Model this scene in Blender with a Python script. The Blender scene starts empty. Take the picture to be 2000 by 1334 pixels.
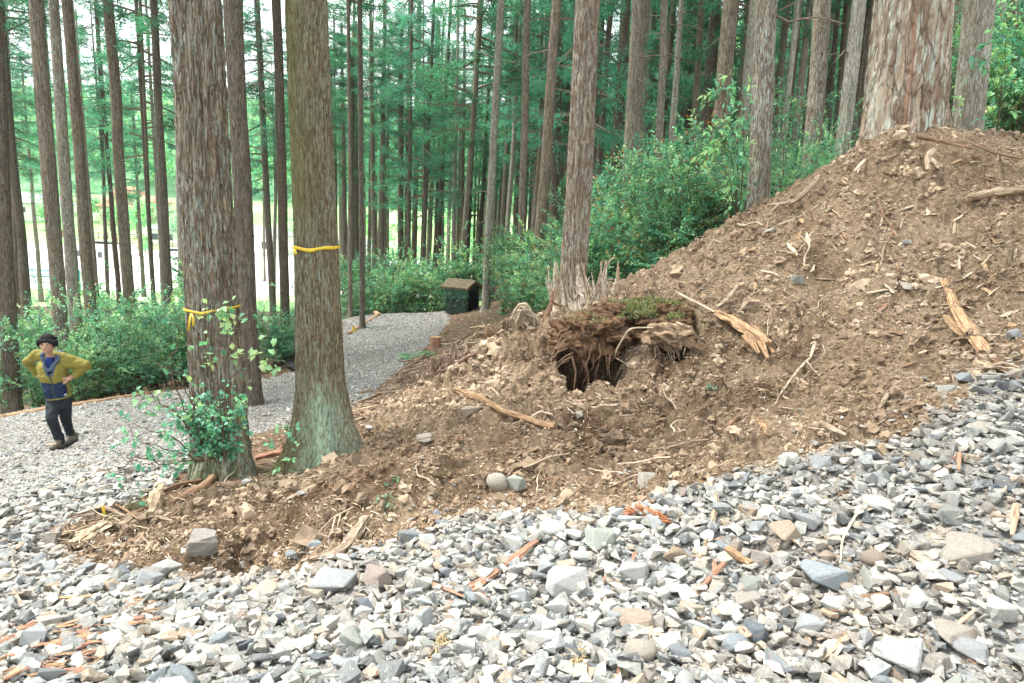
import bpy, bmesh, math, random
import numpy as np
from mathutils import Vector, Matrix, Euler, Quaternion

rng = np.random.default_rng(7)
random.seed(7)
SC = bpy.context.scene
COL = SC.collection

# ------------------------------------------------------------ camera, sky, sun, exposure
F_PX = 1333.0
PITCH, ROLL, CAM_Z = math.radians(9.9), math.radians(2.4), 1.65
cam_data = bpy.data.cameras.new('camera')
cam = bpy.data.objects.new('camera', cam_data)
COL.objects.link(cam)
cam_data.sensor_width = 36.0
cam_data.lens = 36.0 * F_PX / 2000.0
cam_data.clip_end = 3000.0
CAM_R = Matrix.Rotation(math.pi/2 - PITCH, 3, 'X') @ Matrix.Rotation(ROLL, 3, 'Z')
cam.matrix_world = Matrix.Translation((0, 0, CAM_Z)) @ CAM_R.to_4x4()
SC.camera = cam
CR = np.array(CAM_R)

SUN_EL, SUN_AZ = 60.0, -75.0          # azimuth from +Y, positive towards +X
world = bpy.data.worlds.new('World'); SC.world = world
world.use_nodes = True
wn, wl = world.node_tree.nodes, world.node_tree.links
wn.clear()
sky = wn.new('ShaderNodeTexSky'); sky.sky_type = 'NISHITA'; sky.sun_disc = False
sky.sun_elevation = math.radians(SUN_EL); sky.sun_rotation = math.radians(SUN_AZ)
sky.dust_density = 4.0
tc = wn.new('ShaderNodeTexCoord')
cn = wn.new('ShaderNodeTexNoise'); cn.inputs['Scale'].default_value = 2.5; cn.inputs['Detail'].default_value = 5
wl.new(tc.outputs['Generated'], cn.inputs['Vector'])
cr = wn.new('ShaderNodeValToRGB')
cr.color_ramp.elements[0].position = 0.3; cr.color_ramp.elements[0].color = (7.5, 8.2, 8.6, 1)
cr.color_ramp.elements[1].position = 0.75; cr.color_ramp.elements[1].color = (12, 12.4, 12.4, 1)
wl.new(cn.outputs['Fac'], cr.inputs['Fac'])
mx = wn.new('ShaderNodeMix'); mx.data_type = 'RGBA'; mx.inputs[0].default_value = 0.88   # overcast cloud layer over the blue
wl.new(sky.outputs['Color'], mx.inputs[6]); wl.new(cr.outputs['Color'], mx.inputs[7])
bg = wn.new('ShaderNodeBackground'); bg.inputs['Strength'].default_value = 0.085
wl.new(mx.outputs[2], bg.inputs['Color'])
wo = wn.new('ShaderNodeOutputWorld'); wl.new(bg.outputs['Background'], wo.inputs['Surface'])

sl = bpy.data.lights.new('sun', 'SUN'); sl.energy = 3.0; sl.angle = math.radians(22); sl.color = (1.0, 0.965, 0.92)
sun = bpy.data.objects.new('sun', sl); COL.objects.link(sun)
_el, _az = math.radians(SUN_EL), math.radians(SUN_AZ)
_sd = Vector((math.sin(_az)*math.cos(_el), math.cos(_az)*math.cos(_el), math.sin(_el)))
sun.rotation_euler = _sd.to_track_quat('Z', 'Y').to_euler()
sun.location = (0, 0, 30)

SC.view_settings.view_transform = 'Standard'
SC.view_settings.look = 'None'
SC.view_settings.exposure = 1.58
SC.view_settings.gamma = 1.0
SC.render.engine = 'CYCLES'
SC.cycles.max_bounces = 5
SC.cycles.diffuse_bounces = 3
SC.cycles.glossy_bounces = 2
SC.cycles.transmission_bounces = 3
SC.cycles.transparent_max_bounces = 4
SC.cycles.caustics_reflective = False
SC.cycles.caustics_refractive = False
SC.cycles.use_adaptive_sampling = True
SC.cycles.adaptive_threshold = 0.02
SC.cycles.use_denoising = True

# ------------------------------------------------------------ numpy noise
_perm = np.random.default_rng(3).permutation(512).astype(np.int64)
_perm = np.concatenate([_perm, _perm, _perm])
_grad = np.random.default_rng(4).normal(size=(512, 3)); _grad /= np.linalg.norm(_grad, axis=1)[:, None]
def _hash(i, j, k):
    return _perm[(_perm[(_perm[i & 511] + j) & 511] + k) & 511]
def noise3(x, y, z):
    x, y, z = np.broadcast_arrays(np.asarray(x, float), np.asarray(y, float), np.asarray(z, float))
    xi, yi, zi = np.floor(x).astype(np.int64), np.floor(y).astype(np.int64), np.floor(z).astype(np.int64)
    xf, yf, zf = x-xi, y-yi, z-zi
    u, v, w = (t*t*t*(t*(t*6-15)+10) for t in (xf, yf, zf))
    r = 0
    for a in (0, 1):
        for b in (0, 1):
            for c in (0, 1):
                g = _grad[_hash(xi+a, yi+b, zi+c)]
                d = g[..., 0]*(xf-a) + g[..., 1]*(yf-b) + g[..., 2]*(zf-c)
                r = r + d*(u if a else 1-u)*(v if b else 1-v)*(w if c else 1-w)
    return r*1.6
def fbm(x, y, z, oct=4, gain=0.5):
    s, a, f = 0, 1.0, 1.0
    for o in range(oct):
        s = s + a*noise3(x*f+o*17.3, y*f-o*5.1, z*f+o*9.7); a *= gain; f *= 2.03
    return s
def worley2(x, y, seed=0):
    """distance to the nearest jittered cell point, and that cell's random value"""
    x, y = np.asarray(x, float), np.asarray(y, float)
    xi, yi = np.floor(x).astype(np.int64), np.floor(y).astype(np.int64)
    best = np.full(x.shape, 9.0); second = np.full(x.shape, 9.0); rv = np.zeros(x.shape)
    for a in (-1, 0, 1):
        for b in (-1, 0, 1):
            h = _hash(xi+a, yi+b, np.full(xi.shape, seed, dtype=np.int64))
            px = xi+a+0.5+0.45*_grad[h, 0]; py = yi+b+0.5+0.45*_grad[h, 1]
            d = np.hypot(x-px, y-py)
            m = d < best
            second = np.where(m, best, np.minimum(second, d))
            rv = np.where(m, (h*0.6180339) % 1.0, rv); best = np.where(m, d, best)
    return best, second, rv
def sstep(a, b, x):
    t = np.clip((x-a)/(b-a), 0, 1); return t*t*(3-2*t)

# ------------------------------------------------------------ terrain
def ray(px, py):
    return CR @ np.array([(px-1000.0)/F_PX, (667.0-py)/F_PX, -1.0])
def P(px, py, Y):
    d = ray(px, py); d = d*(Y/d[1]); return d + np.array([0, 0, CAM_Z])
_ctl = '''0 1334 2.2;1000 1334 2.2;2000 1334 2.2;0 1150 3.4;0 1000 4.7;0 900 7.4;120 880 8.6;0 810 12;360 760 14;500 800 11;780 740 12;
780 620 22;700 625 22;860 620 22;870 700 13;110 1080 4.2;420 1110 4;700 1070 3.8;950 990 4;1200 960 3.9;1500 900 3.9;1750 860 3.8;
1900 740 4.2;2000 700 4.4;500 1150 3.6;1000 1150 3.1;1500 1150 2.9;2000 1100 2.7;400 925 6;640 905 6;720 830 6.6;300 990 5;500 960 5;
640 960 4.8;800 880 5.2;1000 850 5.3;1250 850 5;1500 780 5.2;1700 700 5.4;870 740 7.5;1000 650 7.5;1130 600 7.5;1260 540 7.8;
1400 470 8;1500 420 8;1640 320 8.2;1760 258 8.2;1900 262 8.2;2000 285 8;1150 745 6.2;1300 660 6.7;1500 600 6.8;1700 500 7;1900 400 7.2;2000 500 6.2'''
_cp = []
for s in _ctl.replace('\n', '').split(';'):
    a, b, c = (float(v) for v in s.split()); _cp.append(P(a, b, c))
_cp += [np.array(v, float) for v in [
    (0,0,0),(-3,0,-.5),(3,0,.3),(-6,2,-1.2),(-6,5,-1.5),(-9,8,-2.1),(0,-4,.1),(8,0,.9),(8,4,1.6),(7,6,2.2),(9,9,3.2),(12,9,3.5),
    (.5,9.5,-.1),(1.5,10,.5),(2.5,10.5,1.0),(3.4,9.7,1.7),(4.5,11,2.1),(6,11,2.6),(0,12,-.5),(3,14,1),(6,16,2.3),(-1,17,-1),
    (2,18,.4),(-2,25,-1.3),(5,24,1.5),(10,16,3.5),(10,24,3.8),(-6,24,-1.9),(-9,16,-2.9),(-6,17,-2.4),(-12,12,-3),(-12,20,-4),
    (-8,26,-3.2),(-14,5,-3),(-12,-2,-2),(12,-3,1.5)]]
_cp = np.array(_cp)
def _U(r2):
    return np.where(r2 > 1e-9, r2*np.log(np.maximum(r2, 1e-9)), 0.0)
_n = len(_cp)
_K = _U(((_cp[:, None, :2]-_cp[None, :, :2])**2).sum(-1)) + 0.05*np.eye(_n)
_Pm = np.c_[np.ones(_n), _cp[:, :2]]
_A = np.zeros((_n+3, _n+3)); _A[:_n, :_n] = _K; _A[:_n, _n:] = _Pm; _A[_n:, :_n] = _Pm.T
_W = np.linalg.solve(_A, np.r_[_cp[:, 2], 0, 0, 0])
_fy = np.array([-400, 0, 10, 16, 25, 40, 60, 95, 140, 165, 200, 260, 420.])
_fx = np.array([-420, -60, -14, 0, 6, 20, 70, 420.])
_ft = np.array([
    [0, -2, -4, -5, -6, -6.5, -6.5, -5.5, -3.5, 2, 11, 28, 52],
    [0, -2, -4, -5, -6, -6.3, -6.3, -5.5, -3.8, 2, 11, 28, 52],
    [0, -2.5, -3, -3.4, -4.2, -5.2, -5.6, -5.5, -4, 2, 10, 26, 50],
    [0, -0.2, -1, -1.3, -2.0, -4.2, -5.4, -5.4, -4, 2, 9, 22, 44],
    [0, 0.5, 1.6, 2.0, 1.2, -2.0, -4.0, -4.6, -3.5, 2, 9, 22, 44],
    [2, 1.5, 3.8, 4.5, 5.2, 4.5, 3.0, 2.0, 4, 8, 14, 26, 46],
    [12, 12, 14, 16, 18, 20, 22, 24, 28, 34, 42, 60, 95],
    [60, 60, 60, 62, 64, 66, 68, 70, 74, 80, 90, 100, 120.]])
def _far(x, y):
    i = np.clip(np.searchsorted(_fx, x)-1, 0, len(_fx)-2); j = np.clip(np.searchsorted(_fy, y)-1, 0, len(_fy)-2)
    u = np.clip((x-_fx[i])/(_fx[i+1]-_fx[i]), 0, 1); v = np.clip((y-_fy[j])/(_fy[j+1]-_fy[j]), 0, 1)
    return (_ft[i, j]*(1-u)+_ft[i+1, j]*u)*(1-v) + (_ft[i, j+1]*(1-u)+_ft[i+1, j+1]*u)*v
def H0(x, y):
    x, y = np.broadcast_arrays(np.asarray(x, float), np.asarray(y, float))
    sh = x.shape; x, y = x.ravel(), y.ravel()
    d = np.hypot(np.maximum(np.maximum(-11-x, x-9), 0), np.maximum(np.maximum(y-22, -2-y), 0))
    w = 1-sstep(0, 7, d)
    out = _far(x, y)
    m = w > 0
    xx, yy = x[m], y[m]
    z = np.empty(xx.shape)
    for s in range(0, len(xx), 40000):
        a, b = xx[s:s+40000], yy[s:s+40000]
        z[s:s+40000] = _U((a[:, None]-_cp[None, :, 0])**2+(b[:, None]-_cp[None, :, 1])**2) @ _W[:_n] + _W[_n]+_W[_n+1]*a+_W[_n+2]*b
    out[m] = out[m]*(1-w[m]) + z*w[m]
    return out.reshape(sh)
def inpoly(x, y, poly):
    x, y = np.asarray(x), np.asarray(y); r = np.zeros(x.shape, bool); n = len(poly)
    for i in range(n):
        x0, y0 = poly[i]; x1, y1 = poly[(i+1) % n]
        if y0 == y1: continue
        c = ((y0 > y) != (y1 > y)) & (x < (x1-x0)*(y-y0)/(y1-y0)+x0)
        r ^= c
    return r
def Q(px, py, Y):
    v = P(px, py, Y); return (v[0], v[1])
MOUND = [Q(105,1065,4.3),Q(200,1120,3.95),Q(420,1125,3.9),Q(560,1110,3.8),Q(700,1085,3.75),Q(830,1020,3.95),Q(950,1000,3.95),Q(1200,990,3.75),
         Q(1360,930,3.9),Q(1500,905,3.9),Q(1680,880,3.8),Q(1800,850,3.85),Q(1880,770,4.1),Q(2000,725,4.3),(6,4.9),(9,6.2),(10,9.2),
         (6.0,9.2),(4.6,9.3),(3.8,9.2),(2.9,9.0),(1.5,8.8),(.7,8.6),(0,8.5),(-.9,8.1),Q(775,760,8.6),Q(720,825,6.7),Q(665,880,6.0),
         Q(560,935,5.5),Q(450,945,5.4),Q(330,990,5.0),Q(230,1010,4.8),Q(120,1040,4.5)]
ROAD = [Q(120,1060,4.5),Q(260,1000,5.1),Q(340,950,5.7),Q(390,905,6.5),Q(480,865,7.6),Q(600,840,8.8),Q(690,790,9.8),Q(740,735,11.6),Q(790,700,13.6),Q(850,655,17),
        Q(878,628,20.5),(-2.2,23.5),Q(780,611,24),Q(668,615,24.5),Q(668,648,20.2),Q(600,680,17.4),Q(520,712,15.6),Q(430,745,14.6),Q(360,762,13.9),Q(180,788,12.9),
        Q(0,812,12),(-12,10),(-14,8),(-14,-5),(10,-5),(10,6),(6,4.5),Q(2000,725,4.3),Q(1880,770,4.1),Q(1800,850,3.85),Q(1680,880,3.8),
        Q(1500,905,3.9),Q(1200,990,3.75),Q(950,1000,3.95),Q(700,1085,3.75),Q(420,1125,3.9),Q(200,1120,3.95)]
def region(x, y):
    """0 forest floor, 1 gravel road, 2 soil mound"""
    x, y = np.asarray(x, float), np.asarray(y, float)
    jx = 0.10*fbm(x*2.3, y*2.3, 3.1, 3); jy = 0.10*fbm(x*2.3, y*2.3, 8.1, 3)
    r = np.zeros(x.shape, int)
    r[inpoly(x+jx, y+jy, ROAD)] = 1
    r[inpoly(x+jx, y+jy, MOUND)] = 2
    return r
def soft_mound(x, y):
    """about 1 inside the heap, fading over 0.3 m"""
    x, y = np.asarray(x, float), np.asarray(y, float)
    s = 0
    for k in range(8):
        a = k*math.pi/4; s = s + inpoly(x+0.16*math.cos(a), y+0.16*math.sin(a), MOUND)
    return s/8.0
CAVES = [(P(1128,745,6.35), .17, .42, .62), (P(1182,752,6.40), .17, .42, .55), (P(1325,695,6.55), .19, .30, .46)]
PITS = [ (P(1590,560,7.2), .10, .10), (P(1500,800,5.1), .07, .09),
        (P(1900,735,4.75), .12, .14)]
LUMPS = [(P(820,985,4.6), .30, .10), (P(560,1000,4.5), .28, .10), (P(700,1000,4.5), .3, .12), (P(500,960,4.8), .12, .09), (P(1080,880,5), .4, .05),
         (P(1560,545,7.3), .22, .14), (P(1660,540,7.2), .2, .10), (P(1400,640,6.6), .3, .12), (P(1580,670,6.2), .2, .14), (P(1470,800,5), .3, .07), (P(1330,470,8.0), .12, .10),
         (P(900,700,7.1), .3, .10), (P(980,690,7.0), .2, .12), (P(1880,300,7.9), .15, .10), (P(1700,640,6), .25, .08), (P(1450,880,4.4), .3, .05)]
def Hd(x, y, full=False):
    x, y = np.broadcast_arrays(np.asarray(x, float), np.asarray(y, float))
    z = H0(x, y)
    near = (x > -13) & (x < 11) & (y > -5) & (y < 27)
    xn, yn = x[near], y[near]
    if xn.size:
        m = soft_mound(xn, yn)
        wx = xn+.10*fbm(xn*3, yn*3, 4.1, 2); wy = yn+.10*fbm(xn*3, yn*3, 6.1, 2)
        d = m*(0.06*fbm(wx*1.7, wy*1.7, 1.3, 2) + 0.085*np.abs(fbm(wx*3.6, wy*3.6, 5.5, 3)) - 0.04)
        rough = sstep(-.25, .35, fbm(xn*.9, yn*.9, 3.7, 3))
        led = fbm(wx*2.6, wy*2.6, 8.8, 3); d += m*.06*rough*(sstep(.02, .10, led)-.5)
        d += m*(0.045*fbm(xn*9, yn*9, 2.2, 4, .62))*(.5+rough)
        b1, b2, rv = worley2(xn*14, yn*14, 5)
        d += m*0.030*(0.55-b1)*(0.3+rv)*(.4+rough)
        d += (1-m)*(0.02*fbm(xn*1.5, yn*1.5, 7.7, 3) + 0.006*fbm(xn*14, yn*14, 2.7, 2))
        for c, s, a in LUMPS:
            d += a*np.exp(-((xn-c[0])**2+(yn-c[1])**2)/(s*s))*(1+0.5*noise3(xn*6, yn*6, 2.0))
        for c, sx, sy, a in CAVES:
            q = ((xn-c[0]+.03*noise3(xn*9, yn*9, 1.))/sx)**2+((yn-c[1]-sy*.55)/sy)**2
            d -= a*np.exp(-q**4)
        for c, s, a in PITS:
            q = ((xn-c[0])**2+(yn-c[1])**2)/(s*s)
            d -= a*np.exp(-q*q)
        z = z.copy(); z[near] += d
    return z
def G(px, py, ymin=1.5, ymax=120.0, detail=True):
    """the ground point seen through a pixel of the photograph (2000 x 1334)"""
    d = ray(px, py); f = Hd if detail else H0
    t = ymin*(ymax/ymin)**np.linspace(0, 1, 500)/d[1]
    z = CAM_Z + d[2]*t; h = f(d[0]*t, d[1]*t)
    k = np.argmax(z < h)
    if not (z < h).any(): k = len(t)-1
    t0, t1 = t[max(k-1, 0)], t[k]
    for _ in range(14):
        tm = (t0+t1)/2
        if CAM_Z+d[2]*tm < f(np.array([d[0]*tm]), np.array([d[1]*tm]))[0]: t1 = tm
        else: t0 = tm
    tm = (t0+t1)/2
    return np.array([d[0]*tm, d[1]*tm, CAM_Z+d[2]*tm])
def hz(x, y, detail=True):
    return float((Hd if detail else H0)(np.array([x]), np.array([y]))[0])
def proj(v):
    q = CR.T @ (np.asarray(v, float)-np.array([0, 0, CAM_Z])); return 1000-F_PX*q[0]/q[2], 667+F_PX*q[1]/q[2]
def proj_many(v):
    q = (np.asarray(v, float)-np.array([0, 0, CAM_Z])) @ CR
    zz = np.where(np.abs(q[:, 2]) < 1e-6, -1e-6, q[:, 2])
    return 1000-F_PX*q[:, 0]/zz, 667+F_PX*q[:, 1]/zz, -q[:, 2]

# ------------------------------------------------------------ scene-object helpers
def clean(o, label=None, cat=None, group=None, kind=None):
    for k in ('label', 'category', 'group', 'kind'):
        if k in o: del o[k]
    if label: o['label'] = label
    if cat: o['category'] = cat
    if group: o['group'] = group
    if kind: o['kind'] = kind
    return o
def link(name, data, parent=None):
    o = bpy.data.objects.new(name, data); COL.objects.link(o)
    if parent is not None: o.parent = parent
    return o
def empty(name, loc, label, cat, group=None, rot=(0, 0, 0), scale=1.0):
    o = bpy.data.objects.new(name, None); COL.objects.link(o); o.empty_display_size = 0.2
    o.location = loc; o.rotation_euler = rot
    o.scale = (scale,)*3 if not hasattr(scale, '__len__') else scale
    return clean(o, label, cat, group)
def npmesh(name, verts, faces, mats=(), smooth=False, col=None, mi=None):
    """verts (n,3); faces an (m,k) array or a list of such arrays"""
    me = bpy.data.meshes.new(name)
    if not isinstance(faces, list): faces = [faces]
    faces = [np.asarray(f, dtype=np.int32) for f in faces if len(f)]
    verts = np.asarray(verts, dtype=np.float32)
    me.vertices.add(len(verts)); me.vertices.foreach_set('co', verts.ravel())
    nl = sum(f.size for f in faces); nf = sum(len(f) for f in faces)
    me.loops.add(nl); me.loops.foreach_set('vertex_index', np.concatenate([f.ravel() for f in faces]))
    me.polygons.add(nf)
    tot = np.concatenate([np.full(len(f), f.shape[1], dtype=np.int32) for f in faces])
    me.polygons.foreach_set('loop_start', np.r_[0, np.cumsum(tot)[:-1]].astype(np.int32))
    if mi is not None: me.polygons.foreach_set('material_index', np.asarray(mi, dtype=np.int32))
    me.polygons.foreach_set('use_smooth', np.full(nf, smooth))
    me.update(calc_edges=True)
    if col is not None:
        a = me.color_attributes.new('tint', 'FLOAT_COLOR', 'POINT')
        c = np.ones((len(verts), 4), dtype=np.float32); c[:, :3] = col
        a.data.foreach_set('color', c.ravel())
    for m in (mats if isinstance(mats, (list, tuple)) else [mats]): me.materials.append(m)
    me.validate()
    return me

# ------------------------------------------------------------ materials
class MatB:
    def __init__(s, name, rough=0.9, spec=0.3):
        s.m = bpy.data.materials.new(name); s.m.use_nodes = True
        s.n, s.l = s.m.node_tree.nodes, s.m.node_tree.links
        s.b = s.n['Principled BSDF']; s.out = s.n['Material Output']
        s.b.inputs['Roughness'].default_value = rough; s.b.inputs['Specular IOR Level'].default_value = spec
        s.tc = s.n.new('ShaderNodeTexCoord')
    def coord(s, which='Object', scale=(1, 1, 1)):
        mp = s.n.new('ShaderNodeMapping'); mp.inputs['Scale'].default_value = scale
        s.l.new(s.tc.outputs[which], mp.inputs['Vector']); return mp.outputs['Vector']
    def noise(s, vec, scale, detail=4, rough=0.6, dist=0.0):
        t = s.n.new('ShaderNodeTexNoise'); t.inputs['Scale'].default_value = scale; t.inputs['Detail'].default_value = detail
        t.inputs['Roughness'].default_value = rough; t.inputs['Distortion'].default_value = dist
        s.l.new(vec, t.inputs['Vector']); return t.outputs['Fac']
    def voro(s, vec, scale, out='Distance', feature='F1', rand=1.0):
        t = s.n.new('ShaderNodeTexVoronoi'); t.feature = feature; t.inputs['Scale'].default_value = scale; t.inputs['Randomness'].default_value = rand
        s.l.new(vec, t.inputs['Vector']); return t.outputs[out]
    def ramp(s, fac, stops):
        r = s.n.new('ShaderNodeValToRGB'); e = r.color_ramp.elements
        while len(e) > 1: e.remove(e[-1])
        for i, (p, c) in enumerate(stops):
            el = e[0] if i == 0 else e.new(p)
            el.position = p; el.color = (c[0], c[1], c[2], 1) if hasattr(c, '__len__') else (c, c, c, 1)
        s.l.new(fac, r.inputs['Fac']); return r.outputs['Color']
    def mix(s, fac, a, b, mode='MIX'):
        m = s.n.new('ShaderNodeMix'); m.data_type = 'RGBA'; m.blend_type = mode
        for k, v in ((0, fac), (6, a), (7, b)):
            if hasattr(v, 'default_value') or hasattr(v, 'is_output'): s.l.new(v, m.inputs[k])
            elif k == 0: m.inputs[k].default_value = v
            else: m.inputs[k].default_value = (v[0], v[1], v[2], 1)
        return m.outputs[2]
    def attr(s, name='tint'):
        a = s.n.new('ShaderNodeAttribute'); a.attribute_name = name; return a.outputs['Color']
    def rand(s):
        return s.n.new('ShaderNodeObjectInfo').outputs['Random']
    def hsv(s, col, h=0.5, sat=1.0, v=1.0):
        n = s.n.new('ShaderNodeHueSaturation'); s.l.new(col, n.inputs['Color'])
        for k, x in (('Hue', h), ('Saturation', sat), ('Value', v)):
            if hasattr(x, 'is_output'): s.l.new(x, n.inputs[k])
            else: n.inputs[k].default_value = x
        return n.outputs['Color']
    def rng(s, fac, a, b, c, d):
        n = s.n.new('ShaderNodeMapRange'); s.l.new(fac, n.inputs['Value'])
        for k, x in (('From Min', a), ('From Max', b), ('To Min', c), ('To Max', d)): n.inputs[k].default_value = x
        return n.outputs['Result']
    def bump(s, h, strength=0.5, dist=0.01, prev=None):
        n = s.n.new('ShaderNodeBump'); n.inputs['Strength'].default_value = strength; n.inputs['Distance'].default_value = dist
        s.l.new(h, n.inputs['Height'])
        if prev is not None: s.l.new(prev, n.inputs['Normal'])
        return n.outputs['Normal']
    def done(s, color, normal=None):
        if hasattr(color, 'is_output'): s.l.new(color, s.b.inputs['Base Color'])
        else: s.b.inputs['Base Color'].default_value = (*color, 1)
        if normal is not None: s.l.new(normal, s.b.inputs['Normal'])
        return s.m
def plain(name, color, rough=0.8, spec=0.3, nscale=0, amt=0.25, bump=0.0):
    b = MatB(name, rough, spec)
    if not nscale: return b.done(color)
    v = b.coord(); f = b.noise(v, nscale, 4)
    c = b.ramp(f, [(0.3, [x*(1-amt) for x in color]), (0.7, [min(1, x*(1+amt)) for x in color])])
    return b.done(c, b.bump(f, 0.5, bump) if bump else None)
def leaf_mat(name, trans=0.35, rough=0.45, spec=0.4, gain=1.0):
    b = MatB(name, rough, spec)
    c = b.attr(); r = b.rand()
    c = b.hsv(c, b.rng(r, 0, 1, 0.485, 0.515), 1.0, b.rng(r, 0, 1, 0.8*gain, 1.2*gain))
    b.l.new(c, b.b.inputs['Base Color'])
    t = b.n.new('ShaderNodeBsdfTranslucent'); b.l.new(b.hsv(c, 0.485, 1.1, 1.5), t.inputs['Color'])
    m = b.n.new('ShaderNodeMixShader'); m.inputs['Fac'].default_value = trans
    b.l.new(b.b.outputs['BSDF'], m.inputs[1]); b.l.new(t.outputs['BSDF'], m.inputs[2])
    b.l.new(m.outputs['Shader'], b.out.inputs['Surface'])
    return b.m
# ------------------------------------------------------------ ground sheet, split into mound / road / forest floor / valley
def lines(*segs):
    a = []
    for lo, hi, st in segs:
        n = max(1, int(round((hi-lo)/st))); a += list(lo+(hi-lo)*np.arange(n)/n)
    a.append(segs[-1][1]); return np.array(a)
_gx = lines((-420,-120,25), (-120,-40,8), (-40,-16,1.5), (-16,-12,.5), (-12,-4.2,.08), (-4.2,6.3,.02), (6.3,10,.1), (10,16,.5), (16,40,1.5), (40,120,8), (120,420,25))
_gy = lines((-60,-12,6), (-12,-4,.8), (-4,1.7,.15), (1.7,8.9,.02), (8.9,13,.06), (13,26,.14), (26,40,.8), (40,110,3), (110,420,8))
X, Y_ = np.meshgrid(_gx, _gy)
Z = Hd(X, Y_)
nx, ny = len(_gx), len(_gy)
ZG = Z.copy()
def Hd(x, y, full=False):
    """height of the finished ground sheet"""
    x, y = np.broadcast_arrays(np.asarray(x, float), np.asarray(y, float))
    i = np.clip(np.searchsorted(_gx, x)-1, 0, nx-2); j = np.clip(np.searchsorted(_gy, y)-1, 0, ny-2)
    u = np.clip((x-_gx[i])/(_gx[i+1]-_gx[i]), 0, 1); v = np.clip((y-_gy[j])/(_gy[j+1]-_gy[j]), 0, 1)
    return (ZG[j, i]*(1-u)+ZG[j, i+1]*u)*(1-v)+(ZG[j+1, i]*(1-u)+ZG[j+1, i+1]*u)*v
H0 = Hd
V = np.c_[X.ravel(), Y_.ravel(), Z.ravel()]
ii, jj = np.meshgrid(np.arange(nx-1), np.arange(ny-1))
q0 = (jj*nx+ii).ravel(); FQ = np.c_[q0, q0+1, q0+nx+1, q0+nx]
cx = (_gx[:-1]+_gx[1:])/2; cy = (_gy[:-1]+_gy[1:])/2
CX, CY = np.meshgrid(cx, cy); CX, CY = CX.ravel(), CY.ravel()
reg = np.zeros(CX.shape, int)
nr = (CX > -16) & (CX < 10) & (CY > -5) & (CY < 27)
reg[nr] = region(CX[nr], CY[nr])
# valley: yard, meadow and far hillside
yard = (CY > 60) & (CY < 112) & (CX > -130) & (CX < 5)
meadow = (CY >= 48) & (CY < 175) & ~yard
hill = (CY >= 175)
reg[yard] = 3; reg[meadow] = 4; reg[hill] = 5

def ground_part(name, k, mat, label):
    f = FQ[reg == k]
    u, inv = np.unique(f, return_inverse=True)
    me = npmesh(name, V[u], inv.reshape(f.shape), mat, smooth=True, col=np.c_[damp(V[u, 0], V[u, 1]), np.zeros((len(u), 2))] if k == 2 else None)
    o = link(name, me); return clean(o, label, None, None, 'structure')

# soil; 'tint' red = how damp and dark the earth is there
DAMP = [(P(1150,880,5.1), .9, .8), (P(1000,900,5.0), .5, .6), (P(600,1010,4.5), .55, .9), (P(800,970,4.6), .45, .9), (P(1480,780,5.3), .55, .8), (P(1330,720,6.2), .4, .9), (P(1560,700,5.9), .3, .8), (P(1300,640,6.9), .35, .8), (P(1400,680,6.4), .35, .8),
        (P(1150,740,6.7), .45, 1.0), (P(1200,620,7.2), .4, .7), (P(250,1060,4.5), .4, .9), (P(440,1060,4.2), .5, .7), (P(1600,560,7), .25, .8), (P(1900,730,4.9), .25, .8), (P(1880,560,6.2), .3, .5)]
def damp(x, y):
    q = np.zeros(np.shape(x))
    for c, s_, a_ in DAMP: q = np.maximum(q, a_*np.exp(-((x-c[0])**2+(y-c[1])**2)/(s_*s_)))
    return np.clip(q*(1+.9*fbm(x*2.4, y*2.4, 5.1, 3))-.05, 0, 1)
b = MatB('soil', 0.95, 0.15)
v = b.coord()
n1 = b.noise(v, 2.6, 6, .65, .4); n2 = b.noise(v, 26, 6, .75); n3 = b.noise(v, 120, 3, .7)
c = b.ramp(n1, [(0.34, (0.14, 0.095, 0.06)), (0.48, (0.28, 0.20, 0.122)), (0.60, (0.385, 0.295, 0.195))])
c2 = b.ramp(n2, [(0.34, (0.042, 0.026, 0.015)), (0.5, (0.24, 0.165, 0.105)), (0.66, (0.48, 0.38, 0.26))])
c = b.mix(0.62, c, c2)
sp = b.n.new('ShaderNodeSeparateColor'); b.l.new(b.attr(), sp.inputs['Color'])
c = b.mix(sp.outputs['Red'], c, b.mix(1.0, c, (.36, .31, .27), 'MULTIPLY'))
nb = b.bump(n2, 1.0, 0.03); nb = b.bump(n3, 1.0, 0.010, nb)
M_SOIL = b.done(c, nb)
# dirt between the stones of the road
b = MatB('road_grit', 0.95, 0.2)
v = b.coord()
f1 = b.voro(v, 26, 'Color'); f2 = b.noise(v, 60, 5, .7); f3 = b.noise(v, 0.9, 4, .6); d1 = b.voro(v, 26)
gsep = b.n.new('ShaderNodeSeparateColor'); b.l.new(f1, gsep.inputs['Color'])
c = b.ramp(gsep.outputs['Red'], [(0.0, (0.10, 0.11, 0.115)), (0.4, (0.25, 0.265, 0.27)), (0.75, (0.42, 0.43, 0.42)), (1.0, (0.34, 0.29, 0.22))])
c = b.mix(b.rng(f2, .35, .65, 0.1, 0.85), c, (0.11, 0.10, 0.085))
c = b.mix(b.rng(f3, .45, .75, 0.0, 0.45), c, (0.22, 0.175, 0.13))
M_GRIT = b.done(c, b.bump(f2, .7, .008, b.bump(d1, 0.8, 0.02)))
# forest floor litter
b = MatB('forest_litter', 0.95, 0.15)
v = b.coord(); f1 = b.noise(v, 1.1, 5, .6); f2 = b.noise(v, 38, 6, .75, 1.0)
c = b.ramp(f2, [(0.3, (0.045, 0.028, 0.018)), (0.5, (0.13, 0.085, 0.055)), (0.7, (0.27, 0.19, 0.13))])
c = b.mix(b.rng(f1, .5, .72, 0, .55), c, (0.05, 0.085, 0.03))
M_LITTER = b.done(c, b.bump(f2, .9, .02))
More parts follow.
